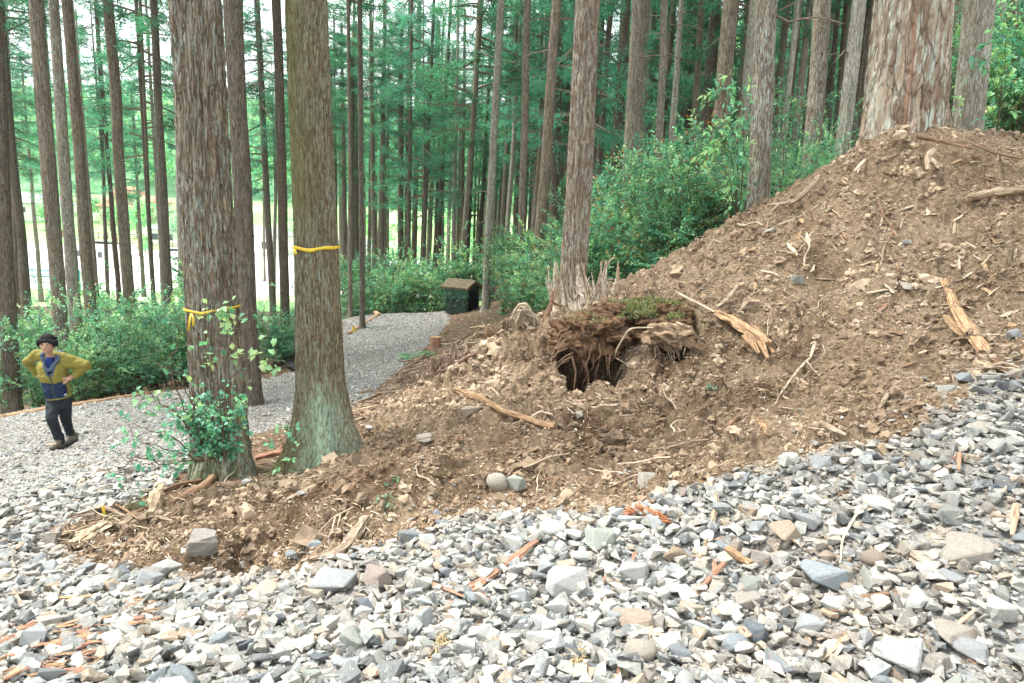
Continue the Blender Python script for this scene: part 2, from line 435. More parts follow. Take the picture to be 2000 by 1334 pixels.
# valley
b = MatB('yard_gravel', 0.95, 0.2); v = b.coord(); f = b.noise(v, .3, 5)
M_YARD = b.done(b.ramp(f, [(0.3, (0.62, 0.60, 0.57)), (0.7, (0.74, 0.73, 0.70))]))
b = MatB('meadow_grass', 0.95, 0.1); v = b.coord(); f = b.noise(v, .06, 6, .7)
M_MEADOW = b.done(b.ramp(f, [(0.35, (0.17, 0.34, 0.13)), (0.5, (0.30, 0.50, 0.20)), (0.65, (0.46, 0.62, 0.34))]))
b = MatB('hill_grass', 0.95, 0.1); v = b.coord(); f = b.noise(v, .05, 8, .75)
M_HILL = b.done(b.ramp(f, [(0.35, (0.05, 0.15, 0.08)), (0.5, (0.10, 0.24, 0.11)), (0.65, (0.2, 0.38, 0.18))]))

ground_part('forest_ground', 0, M_LITTER, 'brown forest floor covered in needles and bark scraps')
ground_part('gravel_road', 1, M_GRIT, 'pale grey crushed stone forest road bending round the trees')
ground_part('soil_mound', 2, M_SOIL, 'heap of loose yellowish brown soil beside the gravel road')
ground_part('village_yard', 3, M_YARD, 'bright bare yard in the valley beyond the trees')
ground_part('meadow', 4, M_MEADOW, 'bright green meadow in the valley beyond the trees')
ground_part('hillside', 5, M_HILL, 'washed out green hillside behind the village')
del X, Y_, Z, V, FQ, q0, ii, jj, CX, CY
# ------------------------------------------------------------ stones
def hull(npts, asp, seed, rounded=False, cuts=0, bevel=0.0, jit=0.0):
    r = np.random.default_rng(seed)
    bm = bmesh.new()
    if rounded:
        bmesh.ops.create_icosphere(bm, subdivisions=2, radius=0.5)
        for vv in bm.verts:
            p = np.array(vv.co); p = p*(1+0.22*float(noise3(p[0]*2+seed, p[1]*2, p[2]*2)))
            vv.co = Vector(p*np.array(asp))
    else:
        p = r.uniform(-1, 1, (npts, 3)); p = np.sign(p)*np.abs(p)**0.55
        nn = np.linalg.norm(p, axis=1)
        p = p/np.maximum(nn, 1.15)[:, None]*0.5*1.1
        for q in p: bm.verts.new(q*np.array(asp))
        res = bmesh.ops.convex_hull(bm, input=bm.verts)
        dead = [g for g in res['geom_interior'] if isinstance(g, bmesh.types.BMVert)] + [vv for vv in bm.verts if not vv.link_faces]
        if dead: bmesh.ops.delete(bm, geom=list(set(dead)), context='VERTS')
        bmesh.ops.dissolve_limit(bm, angle_limit=0.22, verts=bm.verts, edges=bm.edges)
        if bevel: bmesh.ops.bevel(bm, geom=list(bm.edges), offset=bevel, segments=1, affect='EDGES', clamp_overlap=True)
        if cuts:
            bmesh.ops.triangulate(bm, faces=bm.faces)
            bmesh.ops.subdivide_edges(bm, edges=bm.edges, cuts=cuts, use_grid_fill=True)
            for vv in bm.verts:
                c = vv.co; k = jit*float(fbm(c.x*6+seed, c.y*6, c.z*6, 3, .6)); vv.co = c + c.normalized()*k
    bmesh.ops.triangulate(bm, faces=bm.faces)
    bmesh.ops.recalc_face_normals(bm, faces=bm.faces)
    vs = np.array([vv.co[:] for vv in bm.verts]); bm.verts.index_update()
    fs = np.array([[vv.index for vv in f.verts] for f in bm.faces])
    bm.free(); return vs, fs
ASP = [(1, .78, .52), (1, .6, .48), (1, .85, .36), (1, .7, .62), (1, .9, .68), (1, .55, .3), (.95, .8, .58)]
HULLS = [hull(9+i % 6, ASP[i % 7], 100+i) for i in range(28)]
TINY = [hull(7, ASP[i % 7], 300+i) for i in range(10)]
ROUND = [hull(0, (1, .78, .5), 400+i, True) for i in range(3)]

def rotmats(n, tilt=0.35, r=rng):
    a = r.uniform(0, 2*math.pi, n); t = np.clip(r.normal(0, tilt, n), -1.2, 1.2); b = r.uniform(0, 2*math.pi, n)
    ax = np.c_[np.cos(b), np.sin(b), np.zeros(n)]
    K = np.zeros((n, 3, 3)); K[:, 0, 1] = -ax[:, 2]; K[:, 0, 2] = ax[:, 1]; K[:, 1, 0] = ax[:, 2]; K[:, 1, 2] = -ax[:, 0]; K[:, 2, 0] = -ax[:, 1]; K[:, 2, 1] = ax[:, 0]
    Rt = np.eye(3)[None]+np.sin(t)[:, None, None]*K+(1-np.cos(t))[:, None, None]*(K@K)
    Zr = np.zeros((n, 3, 3)); Zr[:, 0, 0] = np.cos(a); Zr[:, 0, 1] = -np.sin(a); Zr[:, 1, 0] = np.sin(a); Zr[:, 1, 1] = np.cos(a); Zr[:, 2, 2] = 1
    return Rt@Zr
def scatter_mesh(name, protos, pos, size, cols, mat, tilt=0.35, r=rng, scalevar=0.15):
    """merge copies of the prototype shapes into one mesh"""
    n = len(pos); R = rotmats(n, tilt, r); which = r.integers(0, len(protos), n)
    VV, FF, CC, off = [], [], [], 0
    sc = size[:, None]*(1+scalevar*r.uniform(-1, 1, (n, 3)))
    for k, (pv, pf) in enumerate(protos):
        m = np.where(which == k)[0]
        if not len(m): continue
        q = pv[None]*sc[m][:, None, :]
        q = np.einsum('nij,nvj->nvi', R[m], q)+pos[m][:, None, :]
        VV.append(q.reshape(-1, 3)); CC.append(np.repeat(cols[m], len(pv), 0))
        FF.append((pf[None]+(np.arange(len(m))*len(pv))[:, None, None]+off).reshape(-1, 3)); off += len(m)*len(pv)
    return npmesh(name, np.concatenate(VV), np.concatenate(FF), mat, False, np.concatenate(CC))

PAL = np.array([(.42,.44,.43), (.50,.51,.48), (.32,.355,.37), (.58,.575,.53), (.24,.27,.285), (.45,.43,.38), (.48,.39,.29), (.36,.355,.33), (.62,.61,.57), (.16,.18,.19), (.42,.33,.25)])
PAL = PAL*.8+PAL.mean(1, keepdims=True)*np.array([.206, .20, .19])
PW = np.array([.17, .16, .16, .11, .12, .08, .04, .07, .045, .035, .01]); PW = PW/PW.sum()
def stone_cols(n, r=rng, dirty=None):
    c = PAL[r.choice(len(PAL), n, p=PW)]*r.uniform(.6, 1.1, (n, 1))*np.array([1.05, 1.0, .935])
    if dirty is not None: c = c*(1-dirty[:, None])+np.array([.26, .165, .09])*dirty[:, None]
    return np.clip(c, 0, .8)
def stone_mat(name, base=None, obj=False):
    b = MatB(name, 0.82, 0.35)
    v = b.coord()
    n1 = b.noise(v, 22, 6, .7, .6); n2 = b.noise(v, 5, 3, .5); n3 = b.noise(v, 90, 4, .7)
    c = b.attr() if base is None else b.mix(0.0, base, base)
    if obj:
        r = b.rand(); c = b.hsv(c, b.rng(r, 0, 1, .488, .512), b.rng(r, 0, 1, 0.6, 1.1), b.rng(r, 0, 1, .82, 1.15))
    n4 = b.noise(v, 48, 5, .8, 1.2); n5 = b.noise(b.coord('Object', (1, .35, 1)), 60, 3, .6, 1.5)
    c = b.mix(b.rng(n1, .42, .60, 0, .65), c, b.mix(1.0, c, (.62, .64, .66), 'MULTIPLY'))
    c = b.mix(b.rng(n4, .54, .64, 0, .5), c, b.mix(1.0, c, (1.45, 1.42, 1.36), 'MULTIPLY'))
    c = b.mix(b.rng(n5, .60, .64, 0, .45), c, (.68, .66, .62))
    c = b.mix(b.rng(n2, .58, .70, 0, .45), c, (.44, .31, .20))
    c = b.mix(b.rng(n3, .56, .68, 0, .35), c, (.15, .145, .135))
    return b.done(c, b.bump(n3, .8, .005, b.bump(n4, .8, .010, b.bump(n1, .5, .012))))
M_STONE = stone_mat('crushed_stone')

def road_points(n, x0, x1, y0, y1, k=1):
    x = rng.uniform(x0, x1, n); y = rng.uniform(y0, y1, n)
    return x, y
def in_view(x, y, z, m=120):
    u, w, d = proj_many(np.c_[x, y, z]); return (d > .5) & (u > -m) & (u < 2000+m) & (w > -m) & (w < 1334+m)
def filt(x, y, reg=1, m=420):
    r = region(x, y); z = H0(x, y); k = (r == reg) & in_view(x, y, z, m); return x[k], y[k]

# the largest stones one by one: (px, py, width px, height ratio, colour key, kind, label)
K = {'blue': (.30, .335, .35), 'grey': (.40, .42, .42), 'pale': (.54, .54, .50), 'white': (.54, .53, .495), 'tan': (.45, .39, .31), 'orange': (.46, .33, .22),
     'dark': (.15, .175, .195), 'green': (.36, .38, .33), 'brown': (.36, .27, .20)}
SPEC = [
 (387,1072,60,.95,'tan','tan and grey faceted boulder perched on the lower soil edge below the ivy covered trunk'),
 (970,953,44,.95,'tan','rounded tan boulder at the foot of the soil heap, touching an angular one'),
 (1007,953,42,.9,'green','angular greenish grey boulder touching the rounded tan one at the soil foot'),
 (1268,937,50,.7,'tan','squarish tan block half buried in soil above the rusty cedar frond'),
 (1282,978,34,.7,'white','small off white stone just right of the rusty cedar frond'),
 (1622,1152,100,.55,'blue','large flat blue grey six sided slab, bluest of the big stones'),
 (1115,1156,100,.6,'white','large whitish block with a ragged lower edge in the middle gravel'),
 (1240,1232,92,.5,'orange','broad orange veined triangular slab in the lower middle gravel'),
 (1252,1282,58,.62,'tan','smooth egg shaped tan cobble near the bottom edge'),
 (1950,1220,76,.6,'white','rounded rectangular white block near the right bottom corner'),
 (1722,994,52,.5,'white','flat cream oval cobble in the right hand gravel'),
 (1715,1101,46,.62,'brown','rounded light brown cobble above the blue slab'),
 (1240,1130,66,.8,'white','whitish upright wedge stone right of the large ragged block'),
 (1176,1066,80,.5,'green','broad greenish grey flat stone with notched right end'),
 (1080,1040,54,.6,'pale','pale smooth oval stone near the soil edge above the bark strip'),
 (1057,1262,72,.55,'pale','long pale grey slab right of the short reddish bark stick'),
 (998,1072,58,.7,'pale','cream block lying beneath the long split bark strip'),
 (725,1143,66,.85,'orange','pointed orange stained grey rock left of the bark strips'),
 (502,1165,76,.5,'tan','long tan slab with flat top in the left gravel'),
 (790,1062,56,.75,'blue','blue grey block at the soil edge under two small square stones'),
 (851,1006,24,.9,'blue','small square blue grey stone, upper of two by the soil edge'),
 (861,1027,32,.6,'blue','small flat blue grey stone, lower of two by the soil edge'),
 (645,1152,92,.6,'grey','massive light grey rock below the knotted pale root'),
 (280,1140,50,.7,'grey','flat grey stone with a dark underside left of the faceted boulder'),
 (318,1125,52,.7,'pale','pale round backed stone beside the faceted boulder'),
 (235,1128,46,.6,'dark','dark grey tilted slab at the left end of the soil'),
 (62,1262,54,.9,'grey','upright grey stone with a brown broken face beside the bark chips'),
 (690,1262,60,.85,'green','squarish greenish rock near the bottom left of centre'),
 (775,1255,64,.5,'tan','tilted cream slab beside the squarish greenish rock'),
 (905,1280,56,.95,'pale','tall pale stone with a white top at the bottom edge'),
 (945,1243,46,.8,'pale','pale round topped stone beside the short reddish bark stick'),
 (900,1225,52,.7,'grey','light grey angular stone beside an orange pebble'),
 (876,1217,30,.9,'orange','bright orange brown small stone among grey ones'),
 (1610,912,50,.6,'grey','square flat grey slab at the top of the right gravel'),
 (1540,1058,70,.6,'orange','pinkish orange stained slab right of the split orange wood'),
 (1487,1103,42,.85,'tan','rounded tan grey rock against the split orange wood'),
 (1575,1032,70,.45,'grey','flat grey slab with a dark underside in the right gravel'),
 (1545,905,46,.45,'pale','thin pale slab at the edge of the yellow soil'),
 (1900,1095,100,.4,'tan','long tan and grey slab in the far right gravel'),
 (1795,1085,50,.5,'tan','pointed tan slab left of the long right hand slab'),
 (1800,1185,58,.6,'pale','rounded cream stone right of the fibrous bark piece'),
 (1640,1196,56,.6,'pale','pale block directly below the blue slab'),
 (1465,1185,58,.65,'tan','tan veined rounded block left of the blue slab'),
 (1470,1150,46,.7,'green','greenish angular stone left of the blue slab'),
 (1590,1235,64,.6,'grey','grey flat sided stone below the tan veined one'),
 (1780,1310,110,.5,'white','very large whitish slab cut by the bottom edge at right'),
 (1888,1262,76,.4,'tan','long cream tan wedge at the bottom right'),
 (1900,1288,70,.5,'grey','pinkish grey slab at the bottom right corner'),
 (1560,560,30,.7,'green','pointed greenish stone stuck in the dark hollow of the upper soil'),
 (1770,480,26,.5,'pale','pale flat stone alone on the upper soil slope'),
 (1507,456,26,.4,'white','flat white stone on the soil crest next to the front right trunk'),
 (1470,600,16,.5,'pale','small pale chip on the middle soil'),
 (1468,672,16,.9,'brown','smooth brown pebble on the dark soil patch'),
 (1775,577,32,.5,'tan','flat tan stone on the upper right soil'),
 (1890,745,40,.6,'blue','blue grey slab at the top of the right hand gravel'),
 (1858,762,40,.5,'pale','pale slab left of the blue grey one at the gravel top'),
 (1925,768,44,.4,'grey','grey plate at the top of the right hand gravel'),
 (1985,660,26,.8,'grey','grey stone at the right edge of the soil slope'),
 (1968,760,30,.8,'dark','dark stone below the end of the splintered plank'),
 (920,818,50,.5,'brown','soil coated flat rock under the long broken branch'),
 (828,872,36,.6,'tan','pale tan rock on the soil right of the mossy trunk'),
 (1130,818,20,.9,'tan','small tan stone on the middle soil right of the long branch'),
 (720,842,16,.7,'white','small white chip at the foot of the mossy trunk'),
 (590,967,22,.5,'pale','pale chip on the soil in front of the mossy trunk'),
 (480,948,22,.5,'white','whitish chip on the soil between the two front trunks'),
 (568,1092,30,.5,'blue','blue flat stone at the foot of the dark soil bank'),
 (615,1068,28,.7,'blue','blue grey wedge stone lying on the dark soil bank'),
 (1205,1215,46,.9,'grey','grey block left of the orange triangular slab'),
 (1160,1175,36,.8,'dark','dark slate piece under the large whitish block'),
]
VBIG = hull(16, (1.0, .85, .9), 791, False, 2, .02, .06)
VSPEC = [hull(11+i % 4, (1, .82, 1.0), 700+i, False, 1 if i % 2 else 0, .03, .03) for i in range(10)]
placed = []
STONE_MATS = {k: stone_mat(k+'_stone', c, True) for k, c in K.items()}
_meshcache = {}
def stone_mesh(hv, key, mat, name='stone'):
    kk = (key, mat)
    if kk not in _meshcache: _meshcache[kk] = npmesh(name, hv[0], hv[1], STONE_MATS[mat])
    return _meshcache[kk]
SMOOTH = [hull(0, (1, .8, .9), 450+i, True) for i in range(3)]
for i, (px, py, w, hr, ck, lab) in enumerate(SPEC):
    g = G(px, py+0.2*w*hr, detail=True)
    dist = np.linalg.norm(g-np.array([0, 0, CAM_Z])); s = w/F_PX*dist*1.05
    rnd = any(t in lab for t in ('rounded tan boulder', 'egg shaped', 'oval', 'cobble', 'smooth'))
    idx = i % (3 if rnd else 10)
    me = stone_mesh((SMOOTH if rnd else VSPEC)[idx], ('S' if rnd else 'V', idx), ck)
    if i == 0: me = stone_mesh(VBIG, ('B', 0), ck)
    if rnd:
        for p_ in me.polygons: p_.use_smooth = True
    o = link('stone', me); hh = s*hr*.95
    o.location = (g[0], g[1]+s*.25, hz(g[0], g[1]+s*.25)+hh*(.36 if w > 40 and i < 3 else .24))
    o.scale = (s, s*(.8+.3*random.random()), hh)
    o.rotation_euler = (random.uniform(-.12, .12)+.12, random.uniform(-.15, .15), random.uniform(-.5, .5) if rnd else random.choice([0, math.pi])+random.uniform(-.6, .6))
    if not lab.startswith(('large flat', 'broad', 'very large')): pass
    clean(o, lab, 'stone', None); placed.append((o.location.x, o.location.y, s*.5))
# 230 more of the larger ones, placed among them
zones = [('at the bottom of the gravel', lambda u, w: w > 1180), ('in the middle band of gravel', lambda u, w: (w <= 1180) & (u < 1250)), ('in the right hand gravel below the soil heap', lambda u, w: (w <= 1180) & (u >= 1250))]
cn_ = {'blue': 'blue grey', 'grey': 'mid grey', 'pale': 'pale grey', 'white': 'off white', 'tan': 'tan', 'orange': 'orange stained', 'dark': 'dark slate', 'green': 'greenish grey', 'brown': 'brownish'}
n_big = 300-len(SPEC)
cand = 0
while n_big > 0 and cand < 40000:
    cand += 1
    u = random.uniform(-20, 2020); w = random.uniform(860, 1350)
    d = ray(u, w); t = 1.5
    g = G(u, w, detail=False) if True else None
    if region(np.array([g[0]]), np.array([g[1]]))[0] != 1 or g[1] > 4.6: continue
    s = random.choice([.075, .085, .095, .11, .13, .15])*random.uniform(.9, 1.1)
    if any((g[0]-a)**2+(g[1]-b_)**2 < (.72*(r_+s*.5))**2 for a, b_, r_ in placed): continue
    ck = random.choices(['blue', 'grey', 'pale', 'white', 'tan', 'orange', 'dark', 'green', 'brown'], [20, 22, 17, 10, 8, 4, 8, 9, 2])[0]
    zi = next((z for z, (nm, f_) in enumerate(zones) if f_(u, w)), 0)
    rnd = random.random() < .03; idx = random.randrange(3 if rnd else 10)
    me = stone_mesh((SMOOTH if rnd else VSPEC)[idx], ('S' if rnd else 'V', idx), ck)
    o = link('stone', me); hh = s*random.uniform(.4, .75)
    o.location = (g[0], g[1], hz(g[0], g[1])+hh*.28); o.scale = (s, s*random.uniform(.6, .95), hh)
    o.rotation_euler = (random.gauss(0, .28), random.gauss(0, .28), random.uniform(0, 6.28))
    lab = 'one of the %s %s stones %s' % (cn_[ck], 'smooth' if rnd else 'angular', zones[zi][0])
    clean(o, lab, 'stone', '%s %s stones %s' % (cn_[ck], 'smooth' if rnd else 'angular', zones[zi][0]))
    placed.append((g[0], g[1], s*.5)); n_big -= 1

def gravel(n, x0, x1, y0, y1, s0, s1, protos, emb=.25, pw=2.0, lift=0.0):
    x = rng.uniform(x0, x1, n); y = rng.uniform(y0, y1, n); x, y = filt(x, y)
    s = s0+(s1-s0)*rng.power(1/pw, len(x))**1.0
    z = Hd(x, y)+s*emb*.5+lift
    dirty = np.clip(soft_mound(x, y)*1.0+.25*(fbm(x*1.2, y*1.2, 4.4, 3) > .35), 0, .75)*rng.uniform(.4, 1, len(x))
    return np.c_[x, y, z], s, stone_cols(len(x), rng, dirty), protos
sets = [gravel(13000, -4, 4.5, 1.9, 6.2, .05, .125, HULLS, .35, 2.0, .010), gravel(42000, -4.5, 5, 1.9, 7, .022, .06, HULLS, .3, 1.6), gravel(60000, -5, 5, 1.9, 7, .008, .02, TINY, .3, 1.5),
        gravel(52000, -12, 0, 6, 15, .02, .055, TINY, .3, 2.5), gravel(3500, -12, 0, 5, 15, .05, .13, HULLS, .2, 3.5), gravel(26000, -7.5, -1, 13, 25, .03, .07, TINY, .3, 2.2)]
for i, (pos, s, c, pr) in enumerate(sets):
    me = scatter_mesh('road_gravel', pr, pos, s, c, M_STONE, .4)
    clean(link('road_gravel', me), None, None, None, 'stuff')['label'] = 'loose crushed grey gravel covering the forest road'
# stones strewn on the soil
x = rng.uniform(-3.5, 7, 9000); y = rng.uniform(3.4, 9, 9000); x, y = filt(x, y, 2)
foot = soft_mound(x, y-.28) < .8
k = foot | (rng.random(len(x)) < .35); x, y = x[k], y[k]; foot = foot[k]
s = np.where(foot, rng.uniform(.015, .06, len(x)), rng.uniform(.01, .045, len(x))**1.0)
me = scatter_mesh('soil_pebbles', HULLS, np.c_[x, y, Hd(x, y)+s*.15], s, stone_cols(len(x), rng, np.where(foot, .2, .55)*rng.uniform(.3, 1.4, len(x))), M_STONE, .4)
clean(link('soil_pebbles', me), None, None, None, 'stuff')['label'] = 'small stones strewn over the loose brown soil'
# soil clods
CLOD = []
for i in range(8):
    bm = bmesh.new(); bmesh.ops.create_icosphere(bm, subdivisions=2 if i < 3 else 1, radius=.5)
    for vv in bm.verts:
        p = np.array(vv.co); vv.co = Vector(p*(1+.8*float(fbm(p[0]*3+i*9, p[1]*3, p[2]*3, 2)))*np.array([1, .85, .7]))
    bm.verts.index_update(); CLOD.append((np.array([vv.co[:] for vv in bm.verts]), np.array([[vv.index for vv in f.verts] for f in bm.faces]))); bm.free()
b = MatB('soil_clod', .97, .1); v = b.coord(); n1 = b.noise(v, 60, 5, .7)
M_CLOD = b.done(b.mix(b.rng(n1, .35, .65, 0, .55), b.attr(), (.30, .225, .16)), b.bump(n1, .8, .006))
def clods(n, s0, s1, protos, pw, x0=-3.6, x1=7, y0=3.4, y1=9.2, emb=.2):
    x = rng.uniform(x0, x1, n); y = rng.uniform(y0, y1, n)
    jx = x+rng.normal(0, .08, n); jy = y+rng.normal(0, .08, n)
    k = (region(jx, jy) == 2) & in_view(x, y, H0(x, y), 350); x, y = x[k], y[k]
    cl = fbm(x*2.2, y*2.2, 9.9, 3); k = rng.random(len(x)) < .5+.9*cl; x, y = x[k], y[k]
    s = s0+(s1-s0)*rng.power(1/pw, len(x))
    t = np.clip(.5+1.1*fbm(x*1.1, y*1.1, 6.6, 3), 0, 1)[:, None]
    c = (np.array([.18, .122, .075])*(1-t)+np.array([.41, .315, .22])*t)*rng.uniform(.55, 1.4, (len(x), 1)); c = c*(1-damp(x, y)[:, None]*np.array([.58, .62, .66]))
    return scatter_mesh('soil_clods', protos, np.c_[x, y, Hd(x, y)+s*emb], s, np.clip(c, 0, .6), M_CLOD, .9)
for me in (clods(110000, .008, .030, CLOD[3:], 1.8), clods(16000, .025, .085, CLOD[:3], 2.4), clods(500, .09, .22, CLOD[:3], 3.0, emb=.0)):
    clean(link('soil_clods', me), None, None, None, 'stuff')['label'] = 'crumbled lumps of brown soil covering the heap'
# ------------------------------------------------------------ bark
def bark_mat(name, base, dark, light, lich, sc=34, lam=.5, stretch=.075, moss=None, contrast=1.0):
    """elongated strips: cell colour varies strip to strip, thin dark cracks between them"""
    b = MatB(name, .95, .15)
    r = b.rand()
    off = b.n.new('ShaderNodeVectorMath'); off.operation = 'ADD'; b.l.new(b.tc.outputs['Object'], off.inputs[0])
    cmb = b.n.new('ShaderNodeCombineXYZ'); b.l.new(b.rng(r, 0, 1, 0, 30), cmb.inputs['Z']); b.l.new(cmb.outputs[0], off.inputs[1])
    wob = b.n.new('ShaderNodeTexNoise'); wob.inputs['Scale'].default_value = 5; wob.inputs['Detail'].default_value = 3; b.l.new(off.outputs[0], wob.inputs['Vector'])
    wv = b.n.new('ShaderNodeVectorMath'); wv.operation = 'SCALE'; b.l.new(wob.outputs['Color'], wv.inputs[0]); wv.inputs['Scale'].default_value = .07
    o2 = b.n.new('ShaderNodeVectorMath'); o2.operation = 'ADD'; b.l.new(off.outputs[0], o2.inputs[0]); b.l.new(wv.outputs[0], o2.inputs[1])
    def mp(sc_):
        m = b.n.new('ShaderNodeMapping'); m.inputs['Scale'].default_value = sc_; b.l.new(o2.outputs[0], m.inputs['Vector']); return m.outputs['Vector']
    v1 = mp((1, 1, stretch)); v2 = mp((1, 1, .2)); v3 = mp((1, 1, .5))
    cell = b.voro(v1, sc, 'Color'); edge = b.voro(v1, sc, 'Distance', 'DISTANCE_TO_EDGE'); fine = b.noise(mp((1, 1, .09)), sc*3.2, 4, .7); big = b.noise(v3, 3.0, 4, .6); mid = b.noise(v2, sc*1.1, 5, .7)
    sc_ = b.n.new('ShaderNodeSeparateColor'); b.l.new(cell, sc_.inputs['Color'])
    c = b.ramp(sc_.outputs['Red'], [(0, base), (.4, [x*.7 for x in base]), (.7, light), (1, [x*1.15 for x in base])])
    c = b.mix(b.rng(fine, .3, .7, 0, .7*contrast), b.mix(1.0, c, (1.25, 1.2, 1.15), 'MULTIPLY'), dark)
    lm = b.n.new('ShaderNodeMath'); lm.operation = 'MULTIPLY'; b.l.new(b.rng(mid, .48, .58, 0, lam), lm.inputs[0]); b.l.new(b.rng(big, .35, .6, .35, 1.25), lm.inputs[1])
    c = b.mix(lm.outputs[0], c, lich)
    c = b.mix(b.rng(edge, 0, .09, .85*contrast, 0), c, dark)
    if moss:
        at = b.attr('tint'); s2 = b.n.new('ShaderNodeSeparateColor'); b.l.new(at, s2.inputs['Color'])
        for ch, lo, colr in (('Red', .15, moss), ('Green', .25, (.12, .125, .025)), ('Blue', .10, (.27, .14, .09))):
            mm = b.n.new('ShaderNodeMath'); mm.operation = 'MULTIPLY'; b.l.new(s2.outputs[ch], mm.inputs[0]); b.l.new(b.rng(mid, .38, .58, lo, .95), mm.inputs[1])
            c = b.mix(mm.outputs[0], c, colr)
    hv = b.hsv(c, b.rng(r, 0, 1, .502, .518), b.rng(r, 0, 1, 1.0, .72), b.rng(r, 0, 1, .92, 1.3))
    return b.done(hv, b.bump(edge, .9, .012, b.bump(fine, .8, .012, b.bump(mid, .6, .015))))
M_BARK = bark_mat('cedar_bark', (.19, .13, .09), (.04, .026, .018), (.27, .21, .155), (.34, .37, .31))
M_BARKG = bark_mat('grey_cedar_bark', (.27, .235, .185), (.09, .07, .05), (.36, .33, .27), (.44, .47, .40), 40, .7)
M_BARKR = bark_mat('flaking_cedar_bark', (.215, .15, .108), (.05, .03, .021), (.31, .245, .185), (.40, .42, .36), 36, .55, .06, (.46, .40, .32))
M_BARKP = bark_mat('plate_cedar_bark', (.33, .26, .195), (.09, .055, .04), (.43, .37, .29), (.50, .55, .47), 12, .8, .12, (.50, .46, .38))
M_BARKM = bark_mat('mossy_cedar_bark', (.20, .15, .09), (.045, .032, .018), (.26, .215, .14), (.29, .35, .28), 54, .6, .06, (.38, .54, .38))
M_BARKD = bark_mat('dark_cedar_bark', (.12, .085, .06), (.035, .024, .018), (.17, .132, .10), (.22, .23, .19), 44, .35)
M_BARKB = bark_mat('strip_bark', (.23, .172, .122), (.038, .026, .018), (.34, .28, .21), (.36, .41, .35), 36, .7, .055, (.16, .24, .12))
M_BARKC = bark_mat('brown_cedar_bark', (.19, .14, .098), (.05, .034, .023), (.28, .22, .165), (.32, .34, .28), 42, .45)
M_DEADW = plain('dead_twig_wood', (.20, .16, .12), .9, .2, 30, .4)

def trunk_mesh(r0, height, lean, seg=20, rings=None, seed=0, mat=None, strip=0.0, plate=0.0, flare=.35, taper=.55, roots=0, tint=None, rootk=None, wob=.04, dens=None, bell=0.0):
    """trunk from z=-0.6 up to height; lean = (dx, dy) per metre; taper = share of the radius lost at the top"""
    if rings is None: rings = 26
    t = np.linspace(0, 1, rings)
    z = -0.6 + (height+.6)*(t**1.35 if dens is None else dens(t))
    th = np.linspace(0, 2*math.pi, seg, endpoint=False)
    ZZ, TT = np.meshgrid(z, th, indexing='ij')
    hh = np.clip(ZZ, 0, None)
    R = r0*(1-taper*hh/height) + r0*flare*np.exp(-np.clip(ZZ, -.3, None)/(r0*1.5)) + bell*r0*np.exp(-np.clip(ZZ, -.3, None)/(r0*5))
    cxs, sns = np.cos(TT), np.sin(TT)
    s = seed*7.31
    R = R*(1+.05*fbm(cxs*1.3+s, sns*1.3, ZZ*.6, 2)+.02*fbm(cxs*3+s, sns*3, ZZ*1.5, 2))
    if rootk:
        for a, w, amt, hgt in rootk:
            dd = np.abs((TT-a+math.pi) % (2*math.pi)-math.pi)
            R = R + r0*amt*np.exp(-(dd/w)**2)*np.exp(-np.clip(ZZ-.12, -.4, None)/hgt)
        R = R*(1-.10*np.exp(-np.clip(ZZ, 0, None)/.5)*np.clip(np.cos(TT*9+fbm(cxs, sns, ZZ*2, 2)*4), 0, 1))
    if strip:
        u = TT*r0
        rid = 1-np.abs(fbm(cxs*r0*26+s, sns*r0*26, ZZ*1.6+.5*fbm(cxs*2, sns*2, ZZ*2, 2), 3, .6))*2.2
        R = R + strip*rid
        R = R + strip*.7*fbm(cxs*r0*70+s, sns*r0*70, ZZ*9, 2)
    if plate:
        circ = TT*r0
        b1, b2, rv = worley2(circ*15+1.6*fbm(ZZ*1.1, circ*2, s, 3), ZZ*3.0+rv_off(seed)+.5*fbm(circ*12, ZZ*4, s, 2), seed)
        edge = np.clip((b2-b1)*5, 0, 1)
        R = R + plate*(rv*1.0+.6*edge-.7) + plate*.5*fbm(cxs*r0*40+s, sns*r0*40, ZZ*2.2, 3)
    ox = lean[0]*ZZ + wob*fbm(ZZ*.25+s, 0*ZZ+.3, 0*ZZ, 2)*np.clip(ZZ, 0, 3)/3
    oy = lean[1]*ZZ + wob*fbm(ZZ*.25-s, 0*ZZ+7.3, 0*ZZ, 2)*np.clip(ZZ, 0, 3)/3
    V = np.stack([ox+R*cxs, oy+R*sns, ZZ], -1).reshape(-1, 3)
    i, j = np.meshgrid(np.arange(rings-1), np.arange(seg), indexing='ij'); i, j = i.ravel(), j.ravel(); j2 = (j+1) % seg
    F = np.c_[i*seg+j, i*seg+j2, (i+1)*seg+j2, (i+1)*seg+j]
    col = np.zeros((len(V), 3)) if tint is None else tint(TT.ravel(), ZZ.ravel(), cxs.ravel(), sns.ravel())
    return npmesh('trunk', V, F, mat, True, col)
def rv_off(s): return s*3.7

